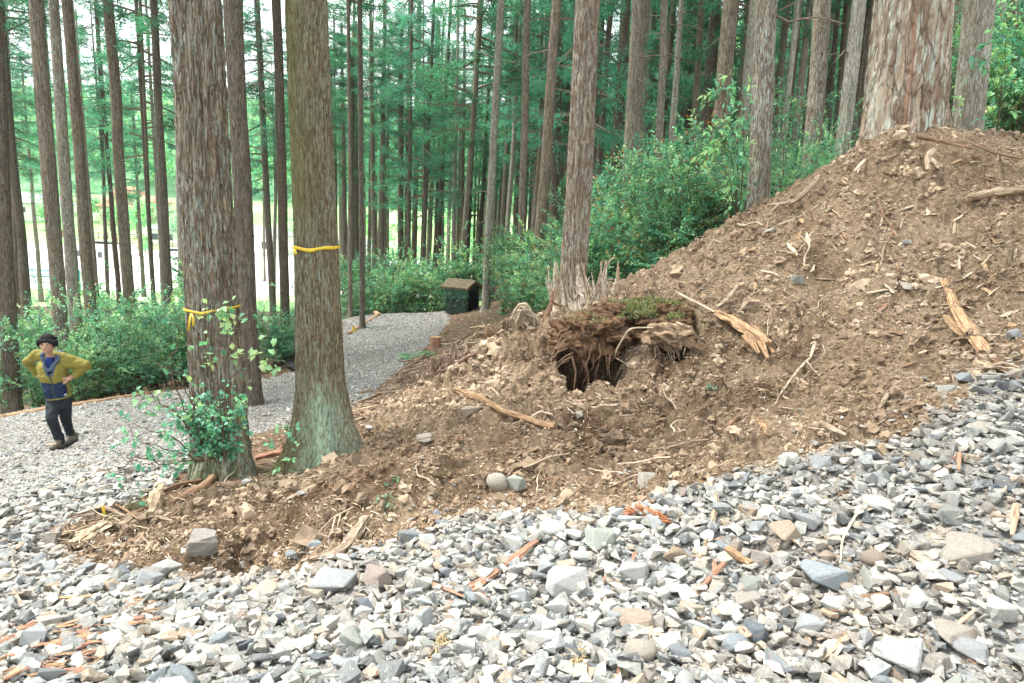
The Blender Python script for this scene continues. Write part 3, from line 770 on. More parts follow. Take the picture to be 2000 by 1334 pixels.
# ------------------------------------------------------------ leaf builders
def leaf_quads(pos, dirv, up, ln, wd, fold=0.25):
    """pointed leaves, 5 verts each (base, left, right, mid, tip) folded along the midrib -> 4 tris as 2 quads"""
    n = len(pos)
    d = dirv/np.linalg.norm(dirv, axis=1)[:, None]
    s = np.cross(d, up); s /= np.maximum(np.linalg.norm(s, axis=1), 1e-6)[:, None]; u = np.cross(s, d)
    ln = ln[:, None]; wd = wd[:, None]
    v0 = pos; v1 = pos+d*ln*.45+s*wd*.5+u*wd*fold; v2 = pos+d*ln*.45-s*wd*.5+u*wd*fold; v3 = pos+d*ln-u*ln*.12; v4 = pos+d*ln*.48
    V = np.stack([v0, v1, v2, v3, v4], 1).reshape(-1, 3); k = (np.arange(n)*5)[:, None]
    return V, np.concatenate([k+np.array([[0, 4, 3, 1]]), k+np.array([[0, 2, 3, 4]])], 0)
def tubes(paths, sides=4):
    """paths: list of (points (k,3), radii (k,)) -> verts, faces"""
    VV, FF, off = [], [], 0
    for pts, rad in paths:
        pts = np.asarray(pts, float); rad = np.asarray(rad, float); k = len(pts)
        tg = np.gradient(pts, axis=0); tg /= np.maximum(np.linalg.norm(tg, axis=1), 1e-9)[:, None]
        ref = np.array([0, 0, 1.]) if abs(tg[0, 2]) < .9 else np.array([1., 0, 0])
        a = np.cross(tg, ref); a /= np.maximum(np.linalg.norm(a, axis=1), 1e-9)[:, None]; b_ = np.cross(tg, a)
        th = np.linspace(0, 2*math.pi, sides, endpoint=False)
        ring = pts[:, None]+rad[:, None, None]*(np.cos(th)[None, :, None]*a[:, None]+np.sin(th)[None, :, None]*b_[:, None])
        VV.append(ring.reshape(-1, 3))
        i, j = np.meshgrid(np.arange(k-1), np.arange(sides), indexing='ij'); i, j = i.ravel(), j.ravel(); j2 = (j+1) % sides
        FF.append(np.c_[i*sides+j, i*sides+j2, (i+1)*sides+j2, (i+1)*sides+j]+off)
        off += k*sides
    return np.concatenate(VV), np.concatenate(FF)
def merge(parts):
    V = np.concatenate([p[0] for p in parts]); F = []; off = 0; C = []
    for p in parts:
        F.append(p[1]+off); off += len(p[0]); C.append(p[2] if len(p) > 2 else np.zeros((len(p[0]), 3)))
    return V, F, np.concatenate(C)
M_NEEDLE = leaf_mat('cedar_needles', .40, .55, .25)
M_LEAF = leaf_mat('broad_leaf', .40, .33, .6)
M_TWIG = plain('twig_bark', (.10, .075, .05), .9, .2)

def crown_mesh(seed, H=10.0, R=1.9, nb=120, per=46, bare=0.0, dens=1.0):
    r = np.random.default_rng(seed); br = []; PP, DD, UU, LL, WW, CC = [], [], [], [], [], []
    for i in range(nb):
        t = (i+r.random())/nb; t = t**.85; z = t*H; az = r.uniform(0, 6.283)
        L = R*(1-t)**.6*(.35+.65*min(1, (t+.12)*3))*r.uniform(.65, 1.3)+.2
        if r.random() < .42: continue
        el0 = r.uniform(-.25, .35); k = 7; s = np.linspace(0, 1, k)
        zz = z+L*(el0*s - .30*s**2 + .22*s**4)
        aa = az+.25*r.normal()*s
        pts = np.c_[np.cos(aa)*L*s, np.sin(aa)*L*s, zz]
        br.append((pts, np.linspace(.022, .005, k)*(L/1.5+.4)))
        nsp = int(per*L/1.3*dens)
        if nsp < 4: nsp = 4
        u = r.uniform(.28 if L > .8 else .1, 1.03, nsp)
        base = np.c_[np.interp(u, s, pts[:, 0]), np.interp(u, s, pts[:, 1]), np.interp(u, s, pts[:, 2])]
        lat = r.uniform(-1, 1, nsp)*L*.22*(1.15-u*.7)
        side = np.array([-math.sin(az), math.cos(az), 0]); fw = np.array([math.cos(az), math.sin(az), 0])
        base = base+lat[:, None]*side+np.c_[np.zeros(nsp), np.zeros(nsp), -np.abs(lat)*.35+r.normal(0, .06, nsp)]
        m = 4
        b2 = np.repeat(base, m, 0)+r.normal(0, .05, (nsp*m, 3))
        dr = fw*r.uniform(.2, 1, (nsp*m, 1))+side*(np.sign(np.repeat(lat, m))*r.uniform(0, 1, nsp*m))[:, None]+r.normal(0, .35, (nsp*m, 3))+np.array([0, 0, .05])
        PP.append(b2); DD.append(dr); UU.append(np.tile([0, 0, 1.], (nsp*m, 1))+r.normal(0, .5, (nsp*m, 3)))
        LL.append(r.uniform(.10, .22, nsp*m)); WW.append(r.uniform(.018, .042, nsp*m))
        g = r.uniform(.45, 1.5)
        c = np.array([.075, .25, .150])*g*(1+.35*r.normal(0, 1, (nsp*m, 1)).clip(-1.5, 2)*.5)
        tipf = (np.repeat(u, m)[:, None] > .75)*r.random((nsp*m, 1)); c = c*(1-tipf*.4)+np.array([.16, .40, .21])*tipf*.4
        CC.append(np.clip(c, .005, .5))
    PP, DD, UU, LL, WW, CC = (np.concatenate(a) for a in (PP, DD, UU, LL, WW, CC))
    lv, lf = leaf_quads(PP, DD, UU, LL, WW, .1)
    lead = [(np.array([[0, 0, 0], [0, 0, H*.5], [0, 0, H]]), np.array([.09, .05, .008]))]
    tv, tf = tubes(br+lead, 3)
    V, F, C = merge([(lv, lf, np.repeat(CC, 5, 0)), (tv, tf)])
    mi = np.r_[np.zeros(len(lf), int), np.ones(len(tf), int)]
    return npmesh('crown', V, F, [M_NEEDLE, M_DEADW], False, C, mi)
CROWNS = [crown_mesh(11, 11, 2.1, 150, 40), crown_mesh(12, 12, 1.8, 150, 44), crown_mesh(13, 9, 2.3, 120, 44), crown_mesh(14, 13, 2.0, 170, 36), crown_mesh(15, 10, 1.5, 110, 40, dens=.8)]
def dead_branch_mesh(seed):
    r = np.random.default_rng(seed); L = r.uniform(.35, .9); k = 6; s = np.linspace(0, 1, k)
    pts = np.c_[L*s, .12*L*np.sin(s*3+seed), L*(.15*s-.35*s**2)+.02*r.normal(0, 1, k)]; ps = [(pts, np.linspace(.013, .003, k))]
    for q in range(2):
        a = pts[2+q]; e = a+np.array([.5*L*.5, r.uniform(-.25, .25)*L, r.uniform(-.25, .1)*L]); ps.append((np.array([a, (a+e)/2+[0, 0, .01], e]), np.array([.006, .004, .002])))
    V, F = tubes(ps, 4); return npmesh('dead_branch', V, F, M_DEADW, True)
DEADB = [dead_branch_mesh(60+i) for i in range(5)]

# ------------------------------------------------------------ trees measured in the photograph
# xt,yt  xb,yb  width px at yb  [Y or None: from a 0.33 m trunk, or 'g': base stands at the pixel]  material  crown base height  label/group
def diam(w, Y): return w/F_PX*Y*1.02
TREES = []
def tree(xt, yt, xb, yb, w, Y, mat, label, group=None, hc=None, height=22, D=.33, dead=0, crown=True, wt=None, **kw):
    if Y == 'g':
        g = G(xb, yb, detail=False); Y = g[1]
    if Y is None: Y = D*F_PX/w
    A = P(xb, yb, Y); B = P(xt, yt, Y)
    lean = ((B[0]-A[0])/(B[2]-A[2]), 0.0)
    gz = hz(A[0], A[1], False); bx = A[0]+lean[0]*(gz-A[2]); gz = hz(bx, Y, False); bx = A[0]+lean[0]*(gz-A[2])
    d = np.linalg.norm(A-np.array([0, 0, CAM_Z])); r0 = w/F_PX*Y*.5
    hgt_b = max(A[2]-gz, 0); hgt_t = B[2]-gz
    taper = .60
    if wt: taper = min(.9, max(.1, (1-wt/w)/max(.05, (hgt_t-hgt_b)/height)))
    r0 = r0*Y/math.hypot(bx, Y)*(Y*math.cos(PITCH)+(CAM_Z-A[2])*math.sin(PITCH))/Y
    fl, be = kw.get('flare', .35), kw.get('bell', 0); q0 = r0
    for _ in range(4): r0 = (q0-.5*kw.get('strip', 0)-.6*kw.get('plate', 0))/(1-taper*hgt_b/height+fl*math.exp(-hgt_b/(r0*1.5))+be*math.exp(-hgt_b/(r0*5)))
    seg = kw.pop('seg', 14 if w < 14 else 22); rings = kw.pop('rings', 24 if w < 14 else 60)
    bi = len(TREES)
    me = trunk_mesh(r0, height, lean, seg, rings, bi, mat, taper=taper, **kw)
    root = empty('cedar_tree', (bx, Y, gz), label, 'tree', group)
    tr = link('trunk', me, root)
    if crown:
        hc = hc if hc is not None else (random.uniform(5, 10.5) if Y > 24 else random.uniform(8.5, 11) if Y > 13 else 11)
        c = link('crown', random.choice(CROWNS), root)
        zs = (height+1.0-hc)/12.0
        c.location = (lean[0]*hc, 0, hc); c.rotation_euler = (0, math.atan(lean[0]), random.uniform(0, 6.28)); q = random.uniform(.8, 1.15); c.scale = (q, q, zs)
    for k in range(dead):
        z = random.uniform(max(2, hgt_b), max(3, min(hgt_t, 12))); rr = r0*(1-taper*z/height)
        a = random.choice([random.uniform(-.9, .5), random.uniform(2.6, 4.0)])
        b_ = link('dead_branch', random.choice(DEADB), root); b_.location = (lean[0]*z+rr*.8*math.cos(a), rr*.8*math.sin(a), z)
        b_.rotation_euler = (0, random.uniform(-.1, .3), a); q = random.uniform(.6, 1.5); b_.scale = (q,)*3
    TREES.append((bx, Y, r0)); return root

def dens_near(t): return t**1.9
def tint_mossy(T, Z, c, s):
    # pale green lichen skirt on the camera side right of centre; olive moss high on the left
    a = (T-(-1.25)+math.pi) % (2*math.pi)-math.pi
    m = np.exp(-(a/.62)**2)*sstep(.95, .45, Z+.15*noise3(c*4, s*4, Z*4))
    g = .65*np.exp(-(((T+2.3+math.pi) % (2*math.pi)-math.pi)/.9)**2)*sstep(1.4, 2.6, Z) + .9*sstep(.45, .05, Z)*np.exp(-(((T+2.6+math.pi) % (2*math.pi)-math.pi)/.6)**2)
    pale = .0*Z
    return np.c_[np.clip(m, 0, 1), np.clip(g, 0, 1), pale]
def tint_strip(T, Z, c, s):
    return np.c_[.7*sstep(.5, .05, Z+.2*noise3(c*4, s*4, Z*2)), 0*Z, .5*sstep(.45, .6, fbm(c*2.5, s*2.5, Z*.5, 2))]
def tint_plate(T, Z, c, s):
    red = np.zeros_like(Z)
    for a0, w_, z0, z1 in ((-2.02, .07, -1, 1.6), (-.80, .035, -1, 9), (-1.30, .06, -1, .5), (-1.0, .05, .9, 2.0)):
        d = np.abs(T-2*math.pi-a0-.05*noise3(Z*1.5, Z*0+a0*9, Z*0))
        red = np.maximum(red, np.exp(-(d/w_)**4)*sstep(z0-.2, z0+.2, Z)*sstep(z1+.3, z1-.3, Z))
    return np.c_[.5*np.exp(-((T-2*math.pi+2.5)/.5)**2)*sstep(.35, .6, .5+fbm(c*6, s*6, Z, 2)), 0*Z, red]
# the front trunks
tree(380, 0, 421, 690, 105, 6.0, M_BARKB, 'large shaggy strip barked cedar trunk wrapped in ivy with a sagging yellow tape', seg=300, rings=620, strip=.016, flare=.30, wt=92, rootk=[(-1.9, .35, .35, .3), (-.5, .3, .5, .35), (-1.1, .25, .25, .25)], tint=tint_strip, crown=True, hc=12, height=24, wob=.02, dens=dens_near)
T2 = tree(598, 0, 622, 640, 88, 6.05, M_BARKM, 'reddish cedar trunk with a taut yellow tape and pale green lichen at its spreading base', seg=260, rings=620, strip=.008, flare=.25, wt=80, bell=.22, rootk=[(-.30, .34, 1.45, .34), (-2.45, .5, .75, .30), (-1.25, .26, .60, .30), (-1.80, .2, .35, .3)], tint=tint_mossy, hc=12, height=24, wob=.02, dens=dens_near)
tree(455, 0, 487, 640, 36, 11.6, M_BARKD, 'dark smooth cedar trunk directly behind the ivy covered trunk', seg=60, rings=200, strip=.006, hc=12, wt=34)
tree(1148, 0, 1121, 520, 52, 8.9, M_BARKR, 'shaggy red brown trunk rising behind the grey splintered roots', seg=160, rings=500, strip=.009, flare=.25, wt=43, hc=12, dens=dens_near, wob=.02)
tree(1497, 0, 1479, 420, 48, 9.6, M_BARKB, 'red brown front trunk standing at the soil crest behind glossy leaves', seg=150, rings=480, strip=.008, flare=.25, wt=43, hc=12, dens=dens_near, wob=.02, dead=1)
tree(1786, 0, 1764, 262, 173, 8.75, M_BARKP, 'enormous flaking cedar trunk on top of the soil heap, widest trunk of all', seg=420, rings=700, plate=.024, flare=.10, wt=150, hc=13, height=26, rootk=[(-2.8, .4, .22, .8)], tint=tint_plate, dens=dens_near, wob=.02)
tree(1915, 0, 1886, 262, 68, 9.6, M_BARKG, 'pale grey mossy edged trunk just right of the enormous flaking one', seg=160, rings=400, strip=.005, flare=.15, wt=66, hc=12, dens=dens_near, wob=.02)
# left group
tree(-10, 100, 18, 655, 36, 13.2, M_BARKD, 'dark trunk cut by the left edge behind the walking person', strip=.006, seg=60, rings=160, wt=30)
tree(8, 100, 52, 590, 20, None, M_BARKD, 'thin dark trunk between the left edge trunk and the stout brown one', wt=16)
tree(22, 300, 33, 600, 12, None, M_BARKC, 'slim light brown trunk nearly hidden behind the left edge trunk')
tree(70, 0, 118, 650, 30, 15.0, M_BARKC, 'stout brown knotty trunk above the head of the walking person', strip=.006, seg=60, rings=160, wt=27, dead=2)
tree(88, 50, 127, 610, 10, None, M_BARKD, 'very thin dark trunk touching the stout brown trunk above the person')
tree(102, 0, 150, 640, 27, 16.5, M_BARKG, 'greyish trunk, second right of the stout brown one above the person', strip=.005, seg=50, rings=140, wt=20, dead=1)
tree(129, 0, 180, 640, 25, 17.5, M_BARKC, 'brown stub covered trunk, third in the close left trio', strip=.005, seg=50, rings=140, wt=20, dead=1)
tree(150, 50, 175, 450, 8, None, M_BARKG, 'thin pale stem right behind the close left trio')
tree(188, 30, 230, 550, 11, None, M_BARKD, 'slender dark trunk left of the smooth double trunk')
tree(211, 0, 250, 565, 24, 18.5, M_BARKC, 'smooth straight trunk with a second stem pressed behind its right side', seg=40, rings=120, wt=20)
tree(228, 200, 257, 565, 9, None, M_BARKC, 'stem pressed against the right side of the smooth straight trunk')
tree(265, 0, 302, 620, 10, 26, M_BARKD, 'lean dark pole trunk passing in front of the white yard')
tree(288, 50, 320, 600, 10, None, M_BARKG, 'pale olive trunk with ivy left of the dark trunk beside the ivy tree')
tree(300, 0, 330, 595, 19, 20, M_BARKD, 'dark trunk nearest to the left side of the ivy covered tree', seg=40, rings=120, wt=14)
tree(502, 0, 530, 545, 13, None, M_BARKD, 'dark trunk between the two taped trees, left of the thicker one', wt=11)
tree(513, 300, 517, 545, 6, None, M_BARKC, 'stick thin stem between the two taped trees')
tree(540, 0, 556, 590, 19, 19, M_BARKD, 'thicker dark trunk close to the left side of the lichen based tree', wt=17, seg=40, rings=120, dead=1)
tree(652, 0, 657, 560, 8, None, M_BARKD, 'thin shadowy trunk touching the right side of the lichen based tree')
tree(681, 0, 684, 588, 9, 24, M_BARKC, 'thin brown trunk just left of the red footed trunk')
tree(691, 0, 692, 480, 8, None, M_BARKD, 'dark stem squeezed between the thin brown and the red footed trunks')
tree(703, 0, 708, 640, 16, 'g', M_BARKD, 'red footed dark trunk standing on the gravel at the bend', wt=13, seg=40, rings=120, flare=.5, tint=lambda T, Z, c, s: np.c_[0*Z, 0*Z, .9*sstep(2.6, .8, Z)])
tree(729, 0, 731, 500, 7, None, M_BARKD, 'thin dark stem right of the red footed trunk')
tree(749, 0, 754, 611, 7, 'g', M_BARKC, 'pole thin sapling trunk standing at the far gravel edge')
tree(758, 0, 758, 430, 4, 60, M_BARKD, 'hair thin far stem right of the pole thin sapling')
tree(803, 0, 798, 560, 9, 34, M_BARKD, 'dark trunk left of the broad footed trunk near the hut')
tree(820, 0, 806, 603, 19, 'g', M_BARKC, 'straight brown trunk with a broad foot, left of the pair near the hut', wt=13, seg=40, rings=120, flare=.6)
tree(848, 0, 824, 560, 9, 36, M_BARKD, 'dark trunk seen between the pair of brown trunks near the hut')
tree(857, 0, 833, 595, 16, 'g', M_BARKC, 'straight brown trunk, right of the pair nearest the hut', wt=13, seg=40, rings=120, flare=.5)
tree(868, 0, 850, 480, 8, None, M_BARKD, 'black looking trunk behind the right of the brown pair')
tree(880, 0, 856, 500, 10, None, M_BARKD, 'dark trunk above the left end of the hut roof')
tree(887, 0, 878, 430, 5, 62, M_BARKG, 'thin silvery stem above the hut')
tree(940, 0, 904, 525, 12, 27, M_BARKC, 'leaning trunk rising directly behind the hut roof', dead=1)
tree(935, 50, 927, 450, 5, 58, M_BARKD, 'thin stem right of the trunk behind the hut')
tree(948, 0, 932, 450, 5, 60, M_BARKC, 'second thin stem right of the trunk behind the hut')
tree(965, 0, 940, 425, 9, None, M_BARKD, 'dark trunk left of the knobbly trunk beside the hut')
tree(978, 0, 950, 560, 15, 21, M_BARKG, 'knobbly grey brown trunk just right of the hut', dead=2, seg=40, rings=120, strip=.006, wt=13)
tree(1003, 0, 977, 415, 9, None, M_BARKC, 'thin trunk right of the knobbly trunk beside the hut')
tree(1018, 0, 989, 510, 10, 29, M_BARKG, 'trunk with long broken side twigs right of the knobbly one', dead=4)
tree(1031, 0, 1017, 550, 15, 20, M_BARKC, 'straight grey brown trunk midway between hut and shaggy trunk', dead=2, seg=40, rings=120, strip=.005, wt=13)
tree(1058, 0, 1037, 415, 10, None, M_BARKD, 'dark trunk left of the thick leaning brown trunk', dead=1)
tree(1088, 0, 1048, 545, 23, 16.5, M_BARKC, 'thick leaning brown trunk left of the shaggy red brown one', seg=50, rings=140, strip=.004, wt=17, dead=1)
tree(1101, 0, 1082, 460, 8, None, M_BARKC, 'thin trunk between the thick leaning and the shaggy trunks', dead=1)
tree(1090, 100, 1070, 435, 5, 55, M_BARKG, 'very thin stem just right of the thick leaning trunk')
tree(1195, 0, 1163, 415, 13, 25, M_BARKD, 'dark leaning trunk first to the right of the shaggy red brown one', dead=2)
tree(1238, 0, 1207, 365, 9, 35, M_BARKC, 'thin brown trunk behind the stubbly pair right of the shaggy trunk', dead=1)
tree(1246, 0, 1222, 400, 22, 17, M_BARKC, 'stubbly brown trunk, left of the pair right of the shaggy trunk', seg=50, rings=140, strip=.006, wt=18, dead=4)
tree(1265, 0, 1245, 370, 13, 25, M_BARKG, 'pale trunk, right of the pair right of the shaggy trunk', dead=3)
tree(1283, 100, 1270, 380, 7, None, M_BARKD, 'thin stem behind the pale trunk above the glossy bushes')
tree(1296, 0, 1283, 445, 16, 19, M_BARKC, 'knobbly trunk whose foot sinks in the bushes above the soil', seg=40, rings=120, strip=.006, wt=13, dead=4)
tree(1332, 0, 1305, 375, 14, 23, M_BARKG, 'mottled trunk right of the knobbly trunk in the bushes', wt=10, dead=3)
tree(1345, 0, 1327, 330, 7, None, M_BARKD, 'thin dark stem in the twiggy gap right of the mottled trunk', dead=2)
tree(1371, 0, 1347, 380, 14, 24, M_BARKC, 'brown trunk left of the stout smooth trunk on the right', dead=3)
tree(1396, 0, 1371, 300, 14, 25, M_BARKD, 'dark trunk touching the left of the stout smooth trunk', dead=1)
tree(1427, 0, 1402, 285, 31, 14.5, M_BARKC, 'stout smooth trunk above the arching glossy branches', seg=60, rings=160, strip=.004, wt=29)
tree(1457, 0, 1434, 270, 9, None, M_BARKD, 'thin trunk between the stout smooth and the front crest trunks', dead=1)
tree(1474, 0, 1447, 285, 19, 20, M_BARKG, 'grey trunk half covered by the front crest trunk', seg=40, rings=120)
tree(1540, 0, 1515, 240, 14, 26, M_BARKC, 'first trunk to the right of the front crest trunk')
tree(1562, 0, 1530, 250, 14, 25, M_BARKG, 'second trunk to the right of the front crest trunk', dead=1)
tree(1584, 0, 1545, 335, 15, 23, M_BARKC, 'third trunk to the right of the front crest trunk')
tree(1598, 0, 1560, 340, 11, 30, M_BARKD, 'dark fourth trunk to the right of the front crest trunk')
tree(1608, 0, 1582, 350, 35, 12.8, M_BARKR, 'broad rough pinkish trunk with strip bark left of the pale straight trunk', seg=100, rings=300, strip=.007, wt=33)
tree(1638, 0, 1612, 300, 12, 28, M_BARKD, 'very dark trunk right of the broad rough pinkish one')
tree(1655, 0, 1627, 300, 12, 27, M_BARKC, 'thin trunk between the very dark and the pale straight trunks')
tree(1677, 0, 1641, 335, 31, 12.6, M_BARKG, 'pale straight trunk with one long twig, left of the enormous trunk', seg=90, rings=240, strip=.005, wt=26, dead=1)
tree(1699, 0, 1672, 225, 13, 26, M_BARKC, 'thin trunk grazing the left side of the enormous trunk')
tree(1870, 0, 1857, 200, 20, 17, M_BARKC, 'trunk glimpsed between the enormous and the grey mossy trunks', seg=40, rings=100)
tree(1957, 0, 1942, 160, 21, 18, M_BARKG, 'grey trunk behind the sapling at the right edge', seg=40, rings=100)
tree(1983, 0, 1966, 160, 18, 20, M_BARKG, 'second grey trunk behind the sapling at the right edge', seg=40, rings=100)
# deep fill: far trees standing between and behind those measured
zn = [('far thin cedars behind the left trunks', 'one of the far thin cedars down the slope behind the left trunks', -1, 660, 30, 58, 22),
      ('far thin cedars behind the road bend', 'one of the far thin cedars beyond the road bend and the hut', 640, 1100, 34, 75, 62),
      ('far thin cedars on the right slope', 'one of the far thin cedars deep on the slope right of the shaggy trunk', 1100, 1990, 20, 62, 140)]
for gname, lab, xa, xb_, ya, yb_, n in zn:
    k = 0; tries = 0
    while k < n and tries < 4000:
        tries += 1
        px = random.uniform(xa-60, xb_+30); Yt = random.uniform(ya, yb_)
        g = P(px, 380, Yt)
        if any(math.hypot(g[0]-a, Yt-b_) < 1.2 for a, b_, c_ in TREES): continue
        if 205 < px < 330 and Yt < 55 and random.random() < .8: continue
        vx = 680+ (px-680)*(1+380/8000.)
        w = .29*random.uniform(.75, 1.3)/Yt*F_PX
        tree(vx+random.gauss(0, 6), 0, px, 380, w, Yt, random.choice([M_BARKC, M_BARKC, M_BARKD, M_BARKG]), lab, gname, hc=random.uniform(2.5, 8.0) if gname.endswith('slope') else random.uniform(7, 13), height=random.uniform(16, 22), seg=8, rings=12, crown=(random.random() < (.6 if gname.endswith('slope') else .85)))
        k += 1
# ------------------------------------------------------------ shrubs
GREENS = np.array([(.065,.22,.13), (.105,.30,.17), (.16,.39,.21), (.24,.48,.23), (.35,.57,.23), (.045,.15,.09)])
def shrub_mesh(seed, H=1.6, R=.9, ntw=150, per=13, ll=(.045, .075), wr=.5, gw=(.26, .28, .2, .1, .04, .12), red=.01, gap=.0, stems=9):
    r = np.random.default_rng(seed); paths = []; tips = []
    st = []
    for i in range(stems):
        a = r.uniform(0, 6.283); s = np.linspace(0, 1, 6); L = R*r.uniform(.25, .85); h = H*r.uniform(.7, 1)
        pts = np.c_[np.cos(a)*L*s**1.4, np.sin(a)*L*s**1.4, h*s-.05] + np.cumsum(r.normal(0, .02, (6, 3)), 0)
        paths.append((pts, np.linspace(.012, .004, 6))); st.append(pts)
    lobes = [(r.uniform(-.5, .5)*R, r.uniform(-.5, .5)*R, H*r.uniform(.25, .95), r.uniform(.22, .5)*R) for _ in range(8)]
    PP, DD, UU, LL, CC = [], [], [], [], []
    for i in range(ntw):
        if r.random() < .75:
            lx, ly, lz, lr = lobes[r.integers(0, 8)]; d = r.normal(size=3); d[2] = abs(d[2])*.8-.25; d /= np.linalg.norm(d)
            tip = np.array([lx, ly, lz])+d*lr*r.uniform(.45, 1.95); ln = r.uniform(.14, .28); bs = tip-d*ln-np.array([0, 0, .05])
        else:
            p = st[r.integers(0, len(st))]; bs = p[r.integers(1, 5)]; d = r.normal(size=3); d[2] = abs(d[2])*.5; d /= np.linalg.norm(d); ln = r.uniform(.15, .35); tip = bs+d*ln
        tip[2] = max(tip[2], .05); paths.append((np.array([bs, (bs+tip)/2+[0, 0, .015], tip]), np.array([.004, .003, .0015])))
        n = r.integers(per//2, per+5); u = np.linspace(.15, 1.05, n)
        b_ = bs+(tip-bs)*u[:, None]+r.normal(0, .006, (n, 3)); az = np.arange(n)*2.4+r.uniform(0, 6)
        side = np.cross(d, [0, 0, 1.]); side /= max(np.linalg.norm(side), .1); up2 = np.cross(side, d)
        dr = np.cos(az)[:, None]*side+np.sin(az)[:, None]*up2*.6+d*.7
        PP.append(b_); DD.append(dr+r.normal(0, .15, (n, 3))); UU.append(np.tile([0, 0, 1.], (n, 1))+r.normal(0, .35, (n, 3))); LL.append(r.uniform(*ll, n))
        c = GREENS[r.choice(6, p=gw)]*r.uniform(.75, 1.25)
        cc = c*r.uniform(.8, 1.2, (n, 1))
        if r.random() < red*8: cc[-2:] = np.array([.30, .16, .05])
        CC.append(cc)
    PP, DD, UU, LL, CC = (np.concatenate(a) for a in (PP, DD, UU, LL, CC))
    lv, lf = leaf_quads(PP, DD, UU, LL, LL*wr, .15); tv, tf = tubes(paths, 3)
    return (lv, lf, np.repeat(np.clip(CC, .005, .6), 5, 0)), (tv, tf)
def shrub_data(*a, **k):
    l, t = shrub_mesh(*a, **k)
    return npmesh('leaves', l[0], l[1], M_LEAF, False, l[2]), npmesh('stems', t[0], t[1], M_TWIG)
SH_FINE = [shrub_data(21+i, 1.9, 1.0, 290, 13, (.04, .075), .5, (.16, .26, .25, .17, .08, .08)) for i in range(4)]
SH_GLOSS = [shrub_data(31+i, 1.9, .95, 190, 12, (.07, .115), .38, (.2, .25, .22, .18, .1, .05), .05, stems=7) for i in range(3)]
SH_LIGHT = [shrub_data(41+i, 2.1, 1.0, 210, 12, (.05, .095), .6, (.08, .16, .26, .28, .20, .02), .01) for i in range(3)]
M_FERN = M_LEAF
def fern_data(seed):
    r = np.random.default_rng(seed); PP, DD, UU, LL, CC = [], [], [], [], []; paths = []
    for i in range(11):
        a = r.uniform(0, 6.28); s = np.linspace(0, 1, 16); L = r.uniform(.3, .5)
        pts = np.c_[np.cos(a)*L*s, np.sin(a)*L*s, L*(1.0*s-.95*s**2)+.02]; paths.append((pts, np.linspace(.004, .001, 16)))
        side = np.array([-math.sin(a), math.cos(a), 0])
        for q in (-1, 1):
            PP.append(pts[2:]); DD.append(np.tile(side*q+.5*np.array([math.cos(a), math.sin(a), 0]), (14, 1))+r.normal(0, .08, (14, 3))); UU.append(np.tile([0, 0, 1.], (14, 1)))
            LL.append(.11*np.sin(s[2:]*2.6+.3)+.02); CC.append(np.tile(GREENS[r.integers(1, 4)]*r.uniform(.8, 1.2), (14, 1)))
    PP, DD, UU, LL, CC = (np.concatenate(a) for a in (PP, DD, UU, LL, CC))
    lv, lf = leaf_quads(PP, DD, UU, LL, LL*.28, .05); tv, tf = tubes(paths, 3)
    return npmesh('fronds', lv, lf, M_LEAF, False, np.repeat(CC, 5, 0)), npmesh('stems', tv, tf, M_TWIG)
FERN = [fern_data(51), fern_data(52)]
def shrub(x, y, sc, kinds, label, group, name='shrub', zoff=0.0, hs=1.0):
    lv, st = random.choice(kinds)
    e = empty(name, (x, y, hz(x, y, False)-.03+zoff), label, 'fern' if name == 'fern' else 'shrub', group, (random.gauss(0, .06), random.gauss(0, .06), random.uniform(0, 6.28)), (sc, sc, sc*hs))
    link('leaves', lv, e); link('stems', st, e); return e
def band(pts, n, sc, kinds, label, group, jitter=(.5, .9), hs=1.0):
    pts = [P(a, 500, Y) for a, Y in pts]
    seglen = [math.hypot(pts[i+1][0]-pts[i][0], pts[i+1][1]-pts[i][1]) for i in range(len(pts)-1)]; tot = sum(seglen)
    for k in range(n):
        d = (k+random.random())/n*tot; i = 0
        while i < len(seglen)-1 and d > seglen[i]: d -= seglen[i]; i += 1
        t = min(1, d/seglen[i]); x = pts[i][0]*(1-t)+pts[i+1][0]*t+random.gauss(0, jitter[0]*.5); y = pts[i][1]*(1-t)+pts[i+1][1]*t+random.uniform(0, jitter[1])
        if region(np.array([x]), np.array([y-.25*sc[0]]))[0] != 0: y += .5
        if region(np.array([x]), np.array([y]))[0] != 0: continue
        shrub(x, y, random.uniform(sc[0]*.8, sc[1]*1.05), kinds, label, group, hs=hs*random.uniform(.75, 1.3))
MIXL = SH_FINE+SH_FINE+SH_LIGHT
band([(-60, 13.0), (180, 13.7), (370, 15.2)], 17, (.75, 1.0), MIXL, 'one of the small leaved bushes lining the road edge behind the person', 'bushes at the road edge behind the person', (.4, .7))
band([(-90, 14.8), (200, 16.0), (400, 17.6)], 20, (.95, 1.35), MIXL, 'one of the taller bushes in the row behind the road edge bushes', 'taller bushes behind the road edge', (.7, 1.6))
band([(-60, 18), (200, 20), (420, 22)], 26, (1.1, 1.6), SH_LIGHT+SH_FINE, 'one of the bright bushes in front of the white yard', 'bright bushes in front of the white yard', (1, 5))
band([(490, 17.6), (590, 18.6)], 5, (.9, 1.15), SH_FINE, 'one of the dark bushes seen between the two taped trees', 'dark bushes between the two taped trees', (.2, .8))
band([(430, 16.8), (590, 20)], 4, (.6, .8), SH_FINE, 'one of the low bushes between the two taped trees', 'low bushes between the two taped trees', (.3, .4))
band([(640, 26), (800, 26.5), (880, 26)], 10, (1.0, 1.35), MIXL, 'one of the bushes beyond the road bend left of the hut', 'bushes beyond the road bend', (.6, 1.2))
band([(640, 29), (860, 30)], 9, (1.5, 2.0), SH_LIGHT+SH_FINE, 'one of the tall sunlit bushes beyond the road bend', 'tall sunlit bushes beyond the road bend', (.8, 2))
